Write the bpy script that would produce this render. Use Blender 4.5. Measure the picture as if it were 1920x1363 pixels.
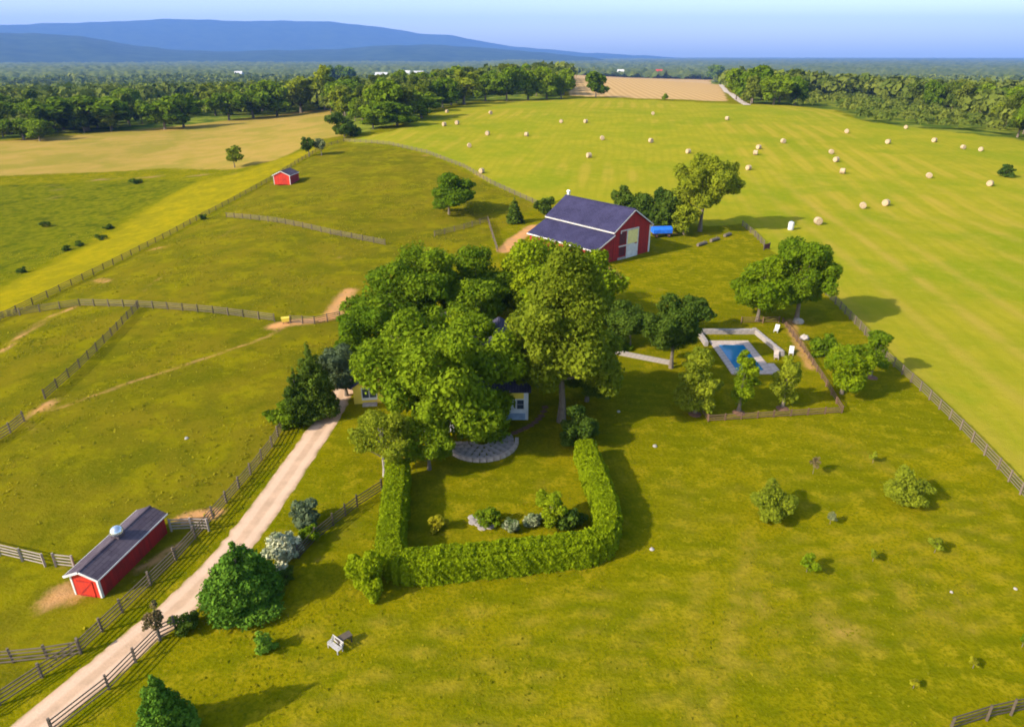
import bpy, math, random
import numpy as np
from mathutils import Vector, Matrix

scene = bpy.context.scene
C = scene.collection
for o in list(bpy.data.objects):
    bpy.data.objects.remove(o, do_unlink=True)

# ------------------------------------------------------------------ camera, world, sun, exposure
F, CX, CY, CAMZ = 1280.0, 960.0, 681.5, 40.0          # drone lens (24 mm equivalent) forty metres up
PITCH = math.atan((CY - 104) / F)
cp, sp = math.cos(PITCH), math.sin(PITCH)
cam = bpy.data.cameras.new('camera')
cam.sensor_width = 36; cam.lens = 24; cam.clip_start = 0.5; cam.clip_end = 60000
camo = bpy.data.objects.new('camera', cam); C.objects.link(camo)
camo.location = (0, 0, CAMZ); camo.rotation_euler = (math.pi / 2 - PITCH, 0, 0)
scene.camera = camo

SUN_EL = math.radians(31)
SH = math.radians(27)                                   # ground direction in which shadows fall, from +X towards +Y
to_sun = Vector((-math.cos(SH) * math.cos(SUN_EL), -math.sin(SH) * math.cos(SUN_EL), math.sin(SUN_EL)))
world = bpy.data.worlds.new('World'); scene.world = world; world.use_nodes = True
wn = world.node_tree.nodes; wl = world.node_tree.links
sky = wn.new('ShaderNodeTexSky'); sky.sky_type = 'NISHITA'; sky.sun_disc = False
sky.sun_elevation = SUN_EL; sky.sun_rotation = math.atan2(to_sun.x, to_sun.y)
sky.air_density = 0.95; sky.dust_density = 1.5; sky.ozone_density = 1.0
wl.new(sky.outputs[0], wn['Background'].inputs[0]); wn['Background'].inputs[1].default_value = 0.15

sl = bpy.data.lights.new('sun', 'SUN'); sl.energy = 3.6; sl.angle = math.radians(0.9); sl.color = (1.0, 0.90, 0.74)
so = bpy.data.objects.new('sun', sl); C.objects.link(so)
so.rotation_euler = (-to_sun).to_track_quat('-Z', 'Y').to_euler(); so.location = (-60, -40, 120)

scene.view_settings.view_transform = 'Standard'; scene.view_settings.look = 'None'
scene.view_settings.gamma = 1.0; scene.view_settings.use_curve_mapping = False
scene.view_settings.exposure = 1.2
scene.render.engine = 'CYCLES'
scene.cycles.max_bounces = 6; scene.cycles.transparent_max_bounces = 6
scene.cycles.filter_width = 1.8
HAZE_DENSITY = 0.52e-4
HAZE_COLOUR = (0.19, 0.40, 1.0)

# ------------------------------------------------------------------ terrain and pixel-to-ground helper
def S(t):
    t = np.clip(t, 0, 1); return t * t * (3 - 2 * t)
def hgt(x, y):
    x = np.asarray(x, float); y = np.asarray(y, float)
    hill = 11 * S((y - 105) / 340) * np.exp(-((x - 70) / 380) ** 2)
    y0 = 540 + 420 * np.exp(-((x - 160) / 200) ** 2)
    drop = -30 * S((y - y0) / 1100)
    left = -7 * S((-x - 45) / 130)
    val = -3.5 * np.exp(-((x + 125) / 45) ** 2 - ((y - 190) / 70) ** 2)
    right = -5 * S((x - 150) / 260) * S((y - 120) / 250)
    r = np.hypot(x, y)
    roll = 0.35 * np.sin(x / 23.0 + 1.3) * np.sin(y / 31.0) * S((y - 110) / 60) + 5 * np.sin(x / 310.0) * np.sin(y / 420.0 + 1) * S((r - 700) / 900)
    return hill + drop + left + val + right + roll
def hz(x, y): return float(hgt(x, y))
def at(px, py):
    """ground point that is seen at a place in the photograph (1920 x 1363)"""
    u = (px - CX) / F; v = -(py - CY) / F
    d = (u, cp + v * sp, v * cp - sp)
    T = 20 * np.exp(np.linspace(0, math.log(500), 3000))
    below = CAMZ + d[2] * T < hgt(d[0] * T, d[1] * T)
    i = int(np.argmax(below)) if below.any() else len(T) - 1
    lo, hi = T[max(i - 1, 0)], T[i]
    for _ in range(24):
        m = (lo + hi) / 2
        if CAMZ + d[2] * m < hz(d[0] * m, d[1] * m): hi = m
        else: lo = m
    return Vector((d[0] * hi, d[1] * hi, hz(d[0] * hi, d[1] * hi)))
def proj(x, y, z):
    zz = z - CAMZ; dep = y * cp - zz * sp; up = y * sp + zz * cp
    return CX + F * x / dep, CY - F * up / dep
def pscale(p): return F / (p[1] * cp - (p[2] - CAMZ) * sp)
def height_to(p, py):
    """height above p whose top is seen at photo row py"""
    lo, hi = 0.0, 60.0
    for _ in range(40):
        m = (lo + hi) / 2
        if proj(p[0], p[1], p[2] + m)[1] > py: lo = m
        else: hi = m
    return lo

# ------------------------------------------------------------------ materials
MATS = {}
class NT:
    def __init__(s, name):
        s.m = bpy.data.materials.new(name); s.m.use_nodes = True
        s.t = s.m.node_tree; s.n = s.t.nodes; s.l = s.t.links
        s.bsdf = s.n['Principled BSDF']; MATS[name] = s.m
    def new(s, kind, **kw):
        nd = s.n.new(kind)
        for k, v in kw.items(): setattr(nd, k, v)
        return nd
    def link(s, a, b): s.l.new(a, b)
    def noise(s, vec, scale, detail=3, rough=0.55, dist=0.0):
        nd = s.new('ShaderNodeTexNoise'); nd.inputs['Scale'].default_value = scale
        nd.inputs['Detail'].default_value = detail; nd.inputs['Roughness'].default_value = rough; nd.inputs['Distortion'].default_value = dist
        if vec is not None: s.link(vec, nd.inputs['Vector'])
        return nd.outputs['Fac']
    def ramp(s, fac, a, b, lo=0.0, hi=1.0):
        nd = s.new('ShaderNodeMapRange'); nd.interpolation_type = 'SMOOTHSTEP'
        s.link(fac, nd.inputs[0])
        nd.inputs[1].default_value = a; nd.inputs[2].default_value = b; nd.inputs[3].default_value = lo; nd.inputs[4].default_value = hi
        return nd.outputs[0]
    def math(s, op, a, b):
        nd = s.new('ShaderNodeMath', operation=op)
        for i, q in enumerate((a, b)):
            if isinstance(q, (int, float)): nd.inputs[i].default_value = q
            else: s.link(q, nd.inputs[i])
        return nd.outputs[0]
    def mix(s, fac, a, b, mode='MIX'):
        nd = s.new('ShaderNodeMix', data_type='RGBA', blend_type=mode)
        for i, q in ((0, fac), (6, a), (7, b)):
            if isinstance(q, (int, float)): nd.inputs[i].default_value = q
            elif isinstance(q, tuple): nd.inputs[i].default_value = (*q, 1)
            else: s.link(q, nd.inputs[i])
        return nd.outputs[2]
    def attr(s, name):
        return s.new('ShaderNodeAttribute', attribute_name=name).outputs['Fac']
    def pos(s): return s.new('ShaderNodeNewGeometry').outputs['Position']
    def obj(s): return s.new('ShaderNodeTexCoord').outputs['Object']
    def bump(s, h, strength, dist):
        b = s.new('ShaderNodeBump'); b.inputs['Strength'].default_value = strength; b.inputs['Distance'].default_value = dist
        s.link(h, b.inputs['Height']); s.link(b.outputs[0], s.bsdf.inputs['Normal'])
    def out(s, col, rough=0.9, spec=0.2):
        if isinstance(col, tuple): s.bsdf.inputs['Base Color'].default_value = (*col, 1)
        else: s.link(col, s.bsdf.inputs['Base Color'])
        s.bsdf.inputs['Roughness'].default_value = rough
        s.bsdf.inputs['Specular IOR Level'].default_value = spec
        return s.m

def simple(name, a, b=None, scale=1.5, rough=0.85, spec=0.25, metal=0.0, bump=0.0, stretch=None):
    t = NT(name)
    if b is None: b = tuple(q * 0.72 for q in a)
    v = t.obj()
    if stretch:
        mp = t.new('ShaderNodeMapping'); mp.inputs['Scale'].default_value = stretch; t.link(v, mp.inputs[0]); v = mp.outputs[0]
    n = t.noise(v, scale, 5, 0.6)
    m = t.out(t.mix(t.ramp(n, 0.3, 0.72), a, b), rough, spec)
    t.bsdf.inputs['Metallic'].default_value = metal
    if bump: t.bump(n, 0.6, bump)
    return m

simple('bark', (0.20, 0.16, 0.115), (0.10, 0.08, 0.06), 3, bump=0.04, stretch=(3, 3, .6))
simple('pale_bark', (0.36, 0.32, 0.27), (0.20, 0.17, 0.14), 2, bump=0.03, stretch=(3, 3, .6))
simple('fence_wood', (0.185, 0.140, 0.100), (0.10, 0.078, 0.058), 2.2, stretch=(1, 1, 4))
simple('pale_fence_wood', (0.38, 0.31, 0.26), (0.25, 0.21, 0.18), 2.2)
simple('dark_fence_wood', (0.10, 0.075, 0.05), (0.055, 0.045, 0.035), 2.2)
simple('brown_fence_wood', (0.19, 0.11, 0.065), (0.11, 0.065, 0.04), 2.2)
simple('white_paint', (0.66, 0.64, 0.60), (0.50, 0.48, 0.45), 0.9, 0.6)
simple('cream_paint', (0.74, 0.63, 0.36), (0.66, 0.55, 0.32), 0.9, 0.6)
simple('yellow_paint', (0.78, 0.58, 0.06), (0.66, 0.48, 0.07), 1.2, 0.6)
simple('pale_yellow_paint', (0.80, 0.70, 0.26), (0.70, 0.60, 0.22), 1.2, 0.6)
simple('dark_opening', (0.012, 0.011, 0.010), (0.02, 0.018, 0.016), 1.0)
simple('metal_dome', (0.72, 0.76, 0.78), (0.55, 0.60, 0.62), 2.0, 0.25, 0.5, 0.85)
simple('blue_tarp', (0.02, 0.17, 0.72), (0.015, 0.12, 0.55), 1.4, 0.45, 0.5, bump=0.05)
simple('rubber', (0.02, 0.02, 0.02), (0.03, 0.03, 0.03), 3)
simple('wagon_steel', (0.25, 0.10, 0.04), (0.14, 0.07, 0.04), 3, 0.6)
simple('dark_metal', (0.05, 0.04, 0.045), (0.08, 0.06, 0.06), 3, 0.5)
simple('maroon_metal', (0.10, 0.018, 0.03), (0.06, 0.012, 0.02), 3, 0.55)
simple('limestone', (0.50, 0.40, 0.33), (0.34, 0.27, 0.22), 1.8, 0.85, bump=0.02)
simple('grey_stone', (0.38, 0.33, 0.29), (0.24, 0.21, 0.19), 1.8, 0.9, bump=0.03)
simple('pale_rock', (0.38, 0.34, 0.29), (0.27, 0.24, 0.20), 2.5, 0.9, bump=0.05)
simple('mulch', (0.20, 0.10, 0.055), (0.12, 0.065, 0.04), 2.5, 0.95, bump=0.05)
simple('pool_plaster', (0.06, 0.30, 0.52), (0.05, 0.26, 0.46), 0.6, 0.5)
simple('window_glass', (0.03, 0.04, 0.055), (0.05, 0.06, 0.08), 0.8, 0.12, 0.6)
simple('salt_block', (0.45, 0.43, 0.40), None, 3)
simple('weathered_white', (0.46, 0.44, 0.42), (0.33, 0.31, 0.29), 4)
simple('blue_grey_shade', (0.30, 0.38, 0.48), None, 1)  # shade on the white porch wall, as a colour
simple('white_flower', (0.80, 0.78, 0.62), (0.62, 0.62, 0.40), 3)

def board_mat(name, a, b, axis=0):
    """painted vertical boards, weathered; board grooves as fine relief"""
    t = NT(name); v = t.obj()
    sx = t.new('ShaderNodeSeparateXYZ'); t.link(v, sx.inputs[0])
    u = t.math('ADD', sx.outputs[0], sx.outputs[1])
    fr = t.math('FRACT', t.math('MULTIPLY', u, 3.2), 0)
    groove = t.ramp(t.math('ABSOLUTE', t.math('SUBTRACT', fr, 0.5), 0), 0.40, 0.5)
    wn_ = t.new('ShaderNodeTexWhiteNoise', noise_dimensions='1D'); t.link(t.math('FLOOR', t.math('MULTIPLY', u, 3.2), 0), wn_.inputs['W'])
    n = t.noise(v, 1.3, 5, 0.65)
    c = t.mix(t.ramp(t.math('ADD', t.math('MULTIPLY', wn_.outputs[0], 0.35), n), 0.35, 0.95), a, b)
    m = t.out(c, 0.75, 0.25); t.bump(t.math('SUBTRACT', 1.0, groove), 0.5, 0.02)
    return m
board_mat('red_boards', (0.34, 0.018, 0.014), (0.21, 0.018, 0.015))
board_mat('sunlit_red_boards', (0.54, 0.032, 0.012), (0.38, 0.030, 0.015))  # brighter copy of red_boards, sunlight on the shed end put into the colour
board_mat('white_boards', (0.66, 0.66, 0.66), (0.56, 0.56, 0.56))

def roof_mat(name, a, b):
    t = NT(name); v = t.obj()
    sx = t.new('ShaderNodeSeparateXYZ'); t.link(v, sx.inputs[0])
    br = t.new('ShaderNodeTexBrick'); br.inputs['Scale'].default_value = 1.0
    br.inputs['Brick Width'].default_value = 0.9; br.inputs['Row Height'].default_value = 0.32; br.inputs['Mortar Size'].default_value = 0.03
    br.inputs['Color1'].default_value = (*a, 1); br.inputs['Color2'].default_value = (*b, 1); br.inputs['Mortar'].default_value = (*[q * 0.6 for q in a], 1)
    cb = t.new('ShaderNodeCombineXYZ'); t.link(sx.outputs[1], cb.inputs[0]); t.link(sx.outputs[0], cb.inputs[1]); t.link(cb.outputs[0], br.inputs['Vector'])
    n = t.noise(v, 0.35, 5, 0.65)
    c = t.mix(t.ramp(n, 0.3, 0.75), br.outputs['Color'], t.mix(0.5, br.outputs['Color'], tuple(q * 1.5 for q in b)))
    m = t.out(c, 0.85, 0.12); t.bump(br.outputs['Fac'], -0.5, 0.02)
    return m
roof_mat('slate_roof', (0.026, 0.024, 0.058), (0.038, 0.035, 0.075))
roof_mat('shed_roof', (0.062, 0.046, 0.060), (0.095, 0.075, 0.086))
roof_mat('house_roof', (0.040, 0.038, 0.060), (0.060, 0.055, 0.082))

def leaf_mat(name, a, b, dark=None, transl=0.3, rough=0.6):
    """a..b leaf colours spread by leaf and by plant"""
    t = NT(name)
    tint = t.attr('tint')
    rnd = t.new('ShaderNodeObjectInfo').outputs['Random']
    f = t.math('ADD', t.math('MULTIPLY', tint, 0.7), t.math('MULTIPLY', rnd, 0.5))
    c = t.mix(t.ramp(f, 0.1, 1.1), a, b)
    t.out(c, 0.9, 0.04)
    tr = t.new('ShaderNodeBsdfTranslucent'); t.link(t.mix(0.5, c, (0.14, 0.20, 0.01)), tr.inputs[0])
    mx = t.new('ShaderNodeMixShader'); mx.inputs[0].default_value = transl
    t.link(t.bsdf.outputs[0], mx.inputs[1]); t.link(tr.outputs[0], mx.inputs[2]); t.link(mx.outputs[0], t.n['Material Output'].inputs['Surface'])
    return t.m
leaf_mat('leaf_bright', (0.106, 0.175, 0.0032), (0.256, 0.312, 0.0064), transl=0.35)
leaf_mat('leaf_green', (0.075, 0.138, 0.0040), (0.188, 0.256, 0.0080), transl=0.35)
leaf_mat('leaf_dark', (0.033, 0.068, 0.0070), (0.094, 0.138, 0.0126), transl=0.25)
leaf_mat('leaf_olive', (0.126, 0.165, 0.0080), (0.252, 0.282, 0.0144), transl=0.35)
leaf_mat('leaf_bluish', (0.070, 0.100, 0.045), (0.140, 0.175, 0.085), transl=0.25)
leaf_mat('leaf_conifer', (0.058, 0.138, 0.0112), (0.162, 0.277, 0.0208), transl=0.2)
leaf_mat('leaf_hedge', (0.175, 0.237, 0.0024), (0.288, 0.350, 0.0048), transl=0.35)
leaf_mat('leaf_yellow', (0.20, 0.20, 0.008), (0.36, 0.32, 0.012))
leaf_mat('leaf_forest', (0.058, 0.092, 0.0080), (0.168, 0.194, 0.0208))
leaf_mat('leaf_far_shaded', (0.046, 0.078, 0.010), (0.150, 0.170, 0.022), transl=0.2)  # darker than leaf_forest, shadows among the far trees put into the colour
leaf_mat('leaf_scrub', (0.100, 0.125, 0.040), (0.210, 0.225, 0.095), transl=0.2)
leaf_mat('leaf_rust', (0.12, 0.080, 0.040), (0.20, 0.16, 0.06))
leaf_mat('grass_tuft', (0.130, 0.135, 0.006), (0.300, 0.250, 0.010), transl=0.3)
leaf_mat('lawn_tuft', (0.115, 0.118, 0.002), (0.240, 0.195, 0.004), transl=0.2)
leaf_mat('flower_leaf', (0.10, 0.15, 0.04), (0.58, 0.56, 0.36), transl=0.2)

# ------------------------------------------------------------------ mesh helpers
class MB:
    def __init__(s): s.v = []; s.f = []
    def add(s, vs, fs):
        k = len(s.v); s.v += [tuple(q) for q in vs]; s.f += [tuple(i + k for i in f) for f in fs]; return s
    def box(s, c, size, rot=None):
        x, y, z = (q / 2 for q in size)
        P = [Vector((i * x, j * y, k * z)) for k in (-1, 1) for j in (-1, 1) for i in (-1, 1)]
        if rot is not None: P = [rot @ p for p in P]
        c = Vector(c)
        return s.add([p + c for p in P], [(0, 2, 3, 1), (4, 5, 7, 6), (0, 1, 5, 4), (2, 6, 7, 3), (0, 4, 6, 2), (1, 3, 7, 5)])
    def prism(s, poly, axis, a, b):
        """poly: 2-D outline, extruded along axis from a to b. axis 'y': poly is (x,z); 'x': (y,z); 'z': (x,y)"""
        def mk(p, t):
            return {'y': (p[0], t, p[1]), 'x': (t, p[0], p[1]), 'z': (p[0], p[1], t)}[axis]
        n = len(poly)
        fs = [(i, (i + 1) % n, n + (i + 1) % n, n + i) for i in range(n)] + [tuple(range(n))[::-1], tuple(range(n, 2 * n))]
        return s.add([mk(p, a) for p in poly] + [mk(p, b) for p in poly], fs)
    def tube(s, pts, rad, n=7, cap=True):
        pts = [Vector(p) for p in pts]; vs = []; fs = []
        for i, p in enumerate(pts):
            d = (pts[min(i + 1, len(pts) - 1)] - pts[max(i - 1, 0)]).normalized()
            a = d.orthogonal().normalized(); b = d.cross(a)
            for k in range(n):
                t = 2 * math.pi * k / n
                vs.append(p + (a * math.cos(t) + b * math.sin(t)) * rad[i])
        for i in range(len(pts) - 1):
            for k in range(n):
                fs.append((i * n + k, i * n + (k + 1) % n, (i + 1) * n + (k + 1) % n, (i + 1) * n + k))
        if cap: fs += [tuple(range(n))[::-1], tuple(range((len(pts) - 1) * n, len(pts) * n))]
        return s.add(vs, fs)
    def lathe(s, prof, n=16, c=(0, 0, 0)):
        vs = []; fs = []
        for r, z in prof:
            for k in range(n):
                t = 2 * math.pi * k / n; vs.append((c[0] + r * math.cos(t), c[1] + r * math.sin(t), c[2] + z))
        for i in range(len(prof) - 1):
            for k in range(n):
                fs.append((i * n + k, i * n + (k + 1) % n, (i + 1) * n + (k + 1) % n, (i + 1) * n + k))
        fs += [tuple(range(n))[::-1], tuple(range((len(prof) - 1) * n, len(prof) * n))]
        return s.add(vs, fs)
    def mesh(s, name, mat):
        me = bpy.data.meshes.new(name); me.from_pydata(s.v, [], s.f); me.update()
        import bmesh
        bm = bmesh.new(); bm.from_mesh(me); bmesh.ops.recalc_face_normals(bm, faces=bm.faces); bm.to_mesh(me); bm.free()
        if mat: me.materials.append(MATS[mat])
        return me

def put(name, me, parent=None, loc=(0, 0, 0)):
    o = bpy.data.objects.new(name, me); C.objects.link(o); o.location = loc
    if parent is not None: o.parent = parent
    return o
def part(name, mb, mat, parent): return put(name, mb.mesh(name, mat), parent)
def tag(o, label, cat, group=None):
    o['label'] = label; o['category'] = cat
    if group: o['group'] = group
    return o
def thing(name, label, cat, loc=(0, 0, 0), rz=0.0, group=None):
    o = put(name, None, None, loc); o.rotation_euler = (0, 0, rz); o.empty_display_size = 0.5
    return tag(o, label, cat, group)
def struct(name, me, kind='structure'):
    o = put(name, me); o['kind'] = kind; return o

def quads_mesh(name, V, mat, tint=None, faces=None):
    """fast mesh: V is (n,4,3) of loose quads, or V (n,3) with faces (m,4)"""
    me = bpy.data.meshes.new(name)
    if faces is None:
        n = V.shape[0]; co = V.reshape(-1, 3); idx = np.arange(4 * n, dtype=np.int32)
    else:
        co = V; n = faces.shape[0]; idx = faces.reshape(-1).astype(np.int32)
    me.vertices.add(len(co)); me.vertices.foreach_set('co', co.astype(np.float32).ravel())
    me.loops.add(4 * n); me.loops.foreach_set('vertex_index', idx)
    me.polygons.add(n); me.polygons.foreach_set('loop_start', np.arange(0, 4 * n, 4, dtype=np.int32))
    if tint is not None:
        a = me.attributes.new('tint', 'FLOAT', 'POINT')
        a.data.foreach_set('value', (np.repeat(tint, 4) if faces is None else tint).astype(np.float32))
    me.update(calc_edges=True)
    if mat: me.materials.append(MATS[mat])
    return me

# ------------------------------------------------------------------ leaves
def norm(a): return a / np.maximum(np.linalg.norm(a, axis=-1, keepdims=True), 1e-9)
def leaf_quads(rng, P, N, size):
    """kite-shaped, slightly folded leaf sprays at P facing N"""
    n = len(P); T = norm(np.cross(N, norm(rng.normal(size=(n, 3))))); B = np.cross(N, T)
    s = (size * np.clip(rng.lognormal(-0.08, 0.42, n), 0.35, 2.0))[:, None]
    q = np.empty((n, 4, 3))
    q[:, 0] = P - T * s * 0.62; q[:, 2] = P + T * s * 0.62
    fold = N * s * rng.uniform(-0.22, 0.1, n)[:, None]
    q[:, 1] = P + B * s * 0.42 + fold; q[:, 3] = P - B * s * 0.42 + fold
    return q
def lobe_leaves(rng, lobes, n, size, outw=1.0, rnd=0.75, up=0.30, thick=0.22, zmin=0.1):
    L = np.array(lobes, float); area = (L[:, 3] * L[:, 4] + L[:, 4] * L[:, 5] + L[:, 3] * L[:, 5])
    k = rng.choice(len(L), int(n * 1.5), p=area / area.sum())
    D = norm(rng.normal(size=(len(k), 3)))
    r = 1 - np.abs(rng.normal(0, thick, len(k))); r = np.clip(r, 0.15, 1) * rng.uniform(0.86, 1.20, len(k))
    P = L[k, :3] + D * r[:, None] * L[k, 3:6]
    keep = P[:, 2] > zmin
    for j in range(len(L)):                      # drop leaves buried in another lobe
        inside = (((P - L[j, :3]) / (L[j, 3:6] * 0.72)) ** 2).sum(1) < 1
        keep &= ~(inside & (k != j))
    P, D, k = P[keep][:n], D[keep][:n], k[keep][:n]
    N = norm(D / L[k, 3:6] * L[k, 3:6].mean() * outw + rng.normal(size=P.shape) * rnd + np.array([0, 0, up]))
    lob_t = rng.uniform(0, 1, len(L))
    tint = np.clip(0.5 * lob_t[k] + 0.5 * rng.uniform(0, 1, len(P)), 0, 1)
    return leaf_quads(rng, P, N, size), tint

def broad_lobes(rng, H, W, tf=0.22, nl=16, irr=0.25, top=1.0):
    """uneven crown: a few big boughs, each carrying smaller leaf clumps"""
    zc = H * (tf + (1 - tf) * 0.47); rz = H * (1 - tf) * 0.53; rx = W / 2
    L = [(0, 0, zc, rx * 0.50, rx * 0.50, rz * 0.60)]
    for i in range(nl):
        d = rng.normal(size=3); d /= np.linalg.norm(d)
        if d[2] < -0.8: d[2] *= 0.7
        a = 0.64 * rng.uniform(1 - irr, 1 + irr)
        s = rng.uniform(0.22, 0.40)
        x, y, z = d[0] * rx * a, d[1] * rx * a, zc + d[2] * rz * a * top
        R = np.array([rx * s, rx * s * rng.uniform(.8, 1.2), min(rz, rx * 1.1) * s * rng.uniform(.65, .95)])
        L.append((x, y, z, *R))
        for k in range(3):
            e = rng.normal(size=3) + d * 0.9 + np.array([0, 0, .3]); e /= np.linalg.norm(e); q = rng.uniform(.38, .62)
            L.append((*(np.array([x, y, z]) + e * R * rng.uniform(.7, 1.0)), *(R * q)))
    return L
def conifer_lobes(rng, H, W, layers=9, tf=0.05):
    L = []
    for i in range(layers):
        t = i / (layers - 1); z = H * (tf + 0.06 + (0.90 - tf) * t); R = W / 2 * (1 - t) ** 0.75 + 0.05 * W
        m = max(1, int(10 * (1 - t)) + 1)
        ph = rng.uniform(0, 6.28)
        for j in range(m):
            a = ph + 6.283 * j / m + rng.uniform(-.25, .25); rr = R * rng.uniform(0.45, 0.86) if m > 1 else 0
            L.append((rr * math.cos(a), rr * math.sin(a), z - 0.05 * H * rng.uniform(0, 1), R * rng.uniform(.26, .46) + .03 * W, R * rng.uniform(.26, .46) + .03 * W, H / layers * rng.uniform(0.6, 0.85)))
    return L
def trunk_mb(rng, H, W, lobes, r0, tf, limbs=7, lean=0.0):
    mb = MB(); zt = H * (tf + (1 - tf) * 0.62)
    pts = []
    for i in range(6):
        t = i / 5; pts.append((lean * t * t * W + rng.normal() * 0.012 * W * t, rng.normal() * 0.012 * W * t, -0.15 + (zt + .15) * t))
    rad = [r0 * (1.35 if i == 0 else 1) * (1 - 0.72 * i / 5) for i in range(6)]
    mb.tube(pts, rad, 7)
    order = list(range(1, len(lobes))); rng.shuffle(order)
    for j in order[:limbs]:
        b = Vector(lobes[j][:3]); a = Vector(pts[2]).lerp(Vector(pts[4]), rng.uniform(0, 1))
        if b.z < a.z: a = Vector(pts[2])
        m = a.lerp(b, .5) + Vector((0, 0, 0.05 * H * rng.uniform(-.3, 1)))
        mb.tube([a, m, b], [r0 * 0.34, r0 * 0.22, r0 * 0.09], 5)
    return mb

LEAVES = [0]
def crown_mesh(name, rng, lobes, mat, leaf, dens=2.4, nmax=15000, **kw):
    L = np.array(lobes); A = 4 * math.pi * ((L[:, 3] * L[:, 5]).sum()) * 0.55
    n = dens * A / (0.52 * leaf * leaf)
    if n > nmax: leaf *= math.sqrt(n / nmax); n = nmax
    Q, T = lobe_leaves(rng, lobes, int(n), leaf, **kw)
    LEAVES[0] += len(Q)
    return quads_mesh(name, Q, mat, T)

def grow(name, label, cat, px, py, top, wpx, kind='broad', mat='leaf_green', seed=0, bark='bark', tf=0.22, leafpx=2.7, nl=16,
         dens=1.5, nmax=30000, group=None, irr=0.25, limbs=7, lean=0.0, r0=None, H=None, rnd=0.75):
    """a plant rooted at the ground seen at (px, py), its top at row top, wpx wide"""
    rng = np.random.default_rng(seed * 7919 + int(px) * 31 + int(py))
    p = at(px, py); sc = pscale(p)
    if H is None: H = height_to(p, top)
    W = wpx / sc; leaf = min(max(leafpx / sc, 0.14), 1.0)
    t = thing(name, label, cat, p, rng.uniform(0, 0.6), group)
    if kind == 'broad':
        lobes = broad_lobes(rng, H, W, tf, nl, irr)
        part('trunk', trunk_mb(rng, H, W, lobes, r0 or 0.022 * H + 0.05, tf, limbs, lean), bark, t)
        put('crown', crown_mesh('crown', rng, lobes, mat, leaf, dens, nmax, rnd=rnd), t)
    elif kind == 'conifer':
        lobes = conifer_lobes(rng, H, W, 13)
        mb = MB(); mb.tube([(0, 0, -.15), (0, 0, H * .5), (0, 0, H * .95)], [0.02 * H + .04, .012 * H + .02, .01], 6)
        part('trunk', mb, bark, t)
        put('crown', crown_mesh('crown', rng, lobes, mat, leaf, dens, nmax, up=0.15, rnd=rnd), t)
    elif kind == 'bush':
        lobes = broad_lobes(rng, H * 1.2, W * 1.25, -0.05, nl + 4, irr); lobes = [(a, b, max(c - .06 * H, d5 * .6), d3, d4, d5) for a, b, c, d3, d4, d5 in lobes]
        mb = MB()
        for k in range(4):
            a = rng.uniform(0, 6.28); mb.tube([(0, 0, -.1), (math.cos(a) * W * .12, math.sin(a) * W * .12, H * .35), (math.cos(a) * W * .25, math.sin(a) * W * .25, H * .6)], [.05, .035, .015], 5)
        part('stem', mb, bark, t)
        put('foliage', crown_mesh('foliage', rng, lobes, mat, leaf, dens, nmax, zmin=0.02, rnd=rnd), t)
    return t

# ================================================================== THE SETTING
def poly_px(pts): return np.array([tuple(at(*p))[:2] for p in pts])
def seg_dist(X, Y, pl, closed=False):
    d = np.full(X.shape, 1e9); n = len(pl)
    for i in range(n if closed else n - 1):
        a, b = pl[i], pl[(i + 1) % n]; ab = b - a; L2 = max((ab ** 2).sum(), 1e-9)
        t = np.clip(((X - a[0]) * ab[0] + (Y - a[1]) * ab[1]) / L2, 0, 1)
        d = np.minimum(d, np.hypot(X - a[0] - t * ab[0], Y - a[1] - t * ab[1]))
    return d
def inside(X, Y, pl):
    r = np.zeros(X.shape, bool); n = len(pl)
    for i in range(n):
        x1, y1 = pl[i]; x2, y2 = pl[(i + 1) % n]
        c = ((y1 > Y) != (y2 > Y)) & (X < (x2 - x1) * (Y - y1) / (y2 - y1 + 1e-12) + x1)
        r ^= c
    return r
def zone(X, Y, pts, soft):
    pl = poly_px(pts); d = seg_dist(X, Y, pl, True); s = np.where(inside(X, Y, pl), d, -d)
    return S((s + soft) / (2 * soft))
def line(X, Y, pts, w, soft):
    return S((w + soft - seg_dist(X, Y, poly_px(pts))) / (2 * soft))

def axis(a, b, fine, far, g=1.09):
    c = list(np.arange(a, b + 1e-6, fine)); st = fine
    while c[-1] < far: st *= g; c.append(c[-1] + st)
    st = fine
    while c[0] > -far: st *= g; c.insert(0, c[0] - st)
    return np.array(c)
gx = axis(-75, 85, 1.0, 23000, 1.06); gy = axis(24, 170, 1.0, 23000, 1.034)
gy = gy[(gy > -600) & (gy < 24000)]; gx = gx[abs(gx) < 24800]
GX, GY = np.meshgrid(gx, gy); X = GX.ravel(); Y = GY.ravel()
nx, ny = len(gx), len(gy)
i0 = (np.arange(ny - 1)[:, None] * nx + np.arange(nx - 1)[None, :]).ravel()
gf = np.stack([i0, i0 + 1, i0 + nx + 1, i0 + nx], 1)
gme = quads_mesh('ground', np.stack([X, Y, hgt(X, Y)], 1), None, None, gf)
ATT = {}
HAY = [(640, 268), (730, 270), (800, 288), (870, 315), (920, 345), (1012, 385), (1060, 372), (1240, 405), (1330, 425), (1392, 420), (1437, 462), (1540, 540), (1612, 615), (1665, 672), (1790, 790), (1925, 935),
       (2300, 1250), (2700, 420), (2300, 310), (1920, 262), (1700, 238), (1600, 224), (1560, 206), (1480, 198), (1400, 196), (1360, 194), (1070, 184), (900, 192), (830, 208), (740, 245)]
STUB = [(1068, 180), (1062, 142), (1200, 137), (1335, 145), (1364, 190), (1200, 185)]
TAN = [(-700, 360), (-300, 345), (0, 330), (130, 325), (300, 316), (440, 318), (520, 300), (600, 262), (640, 255), (620, 206), (560, 210), (430, 226), (240, 245), (0, 266), (-700, 290)]
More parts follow.
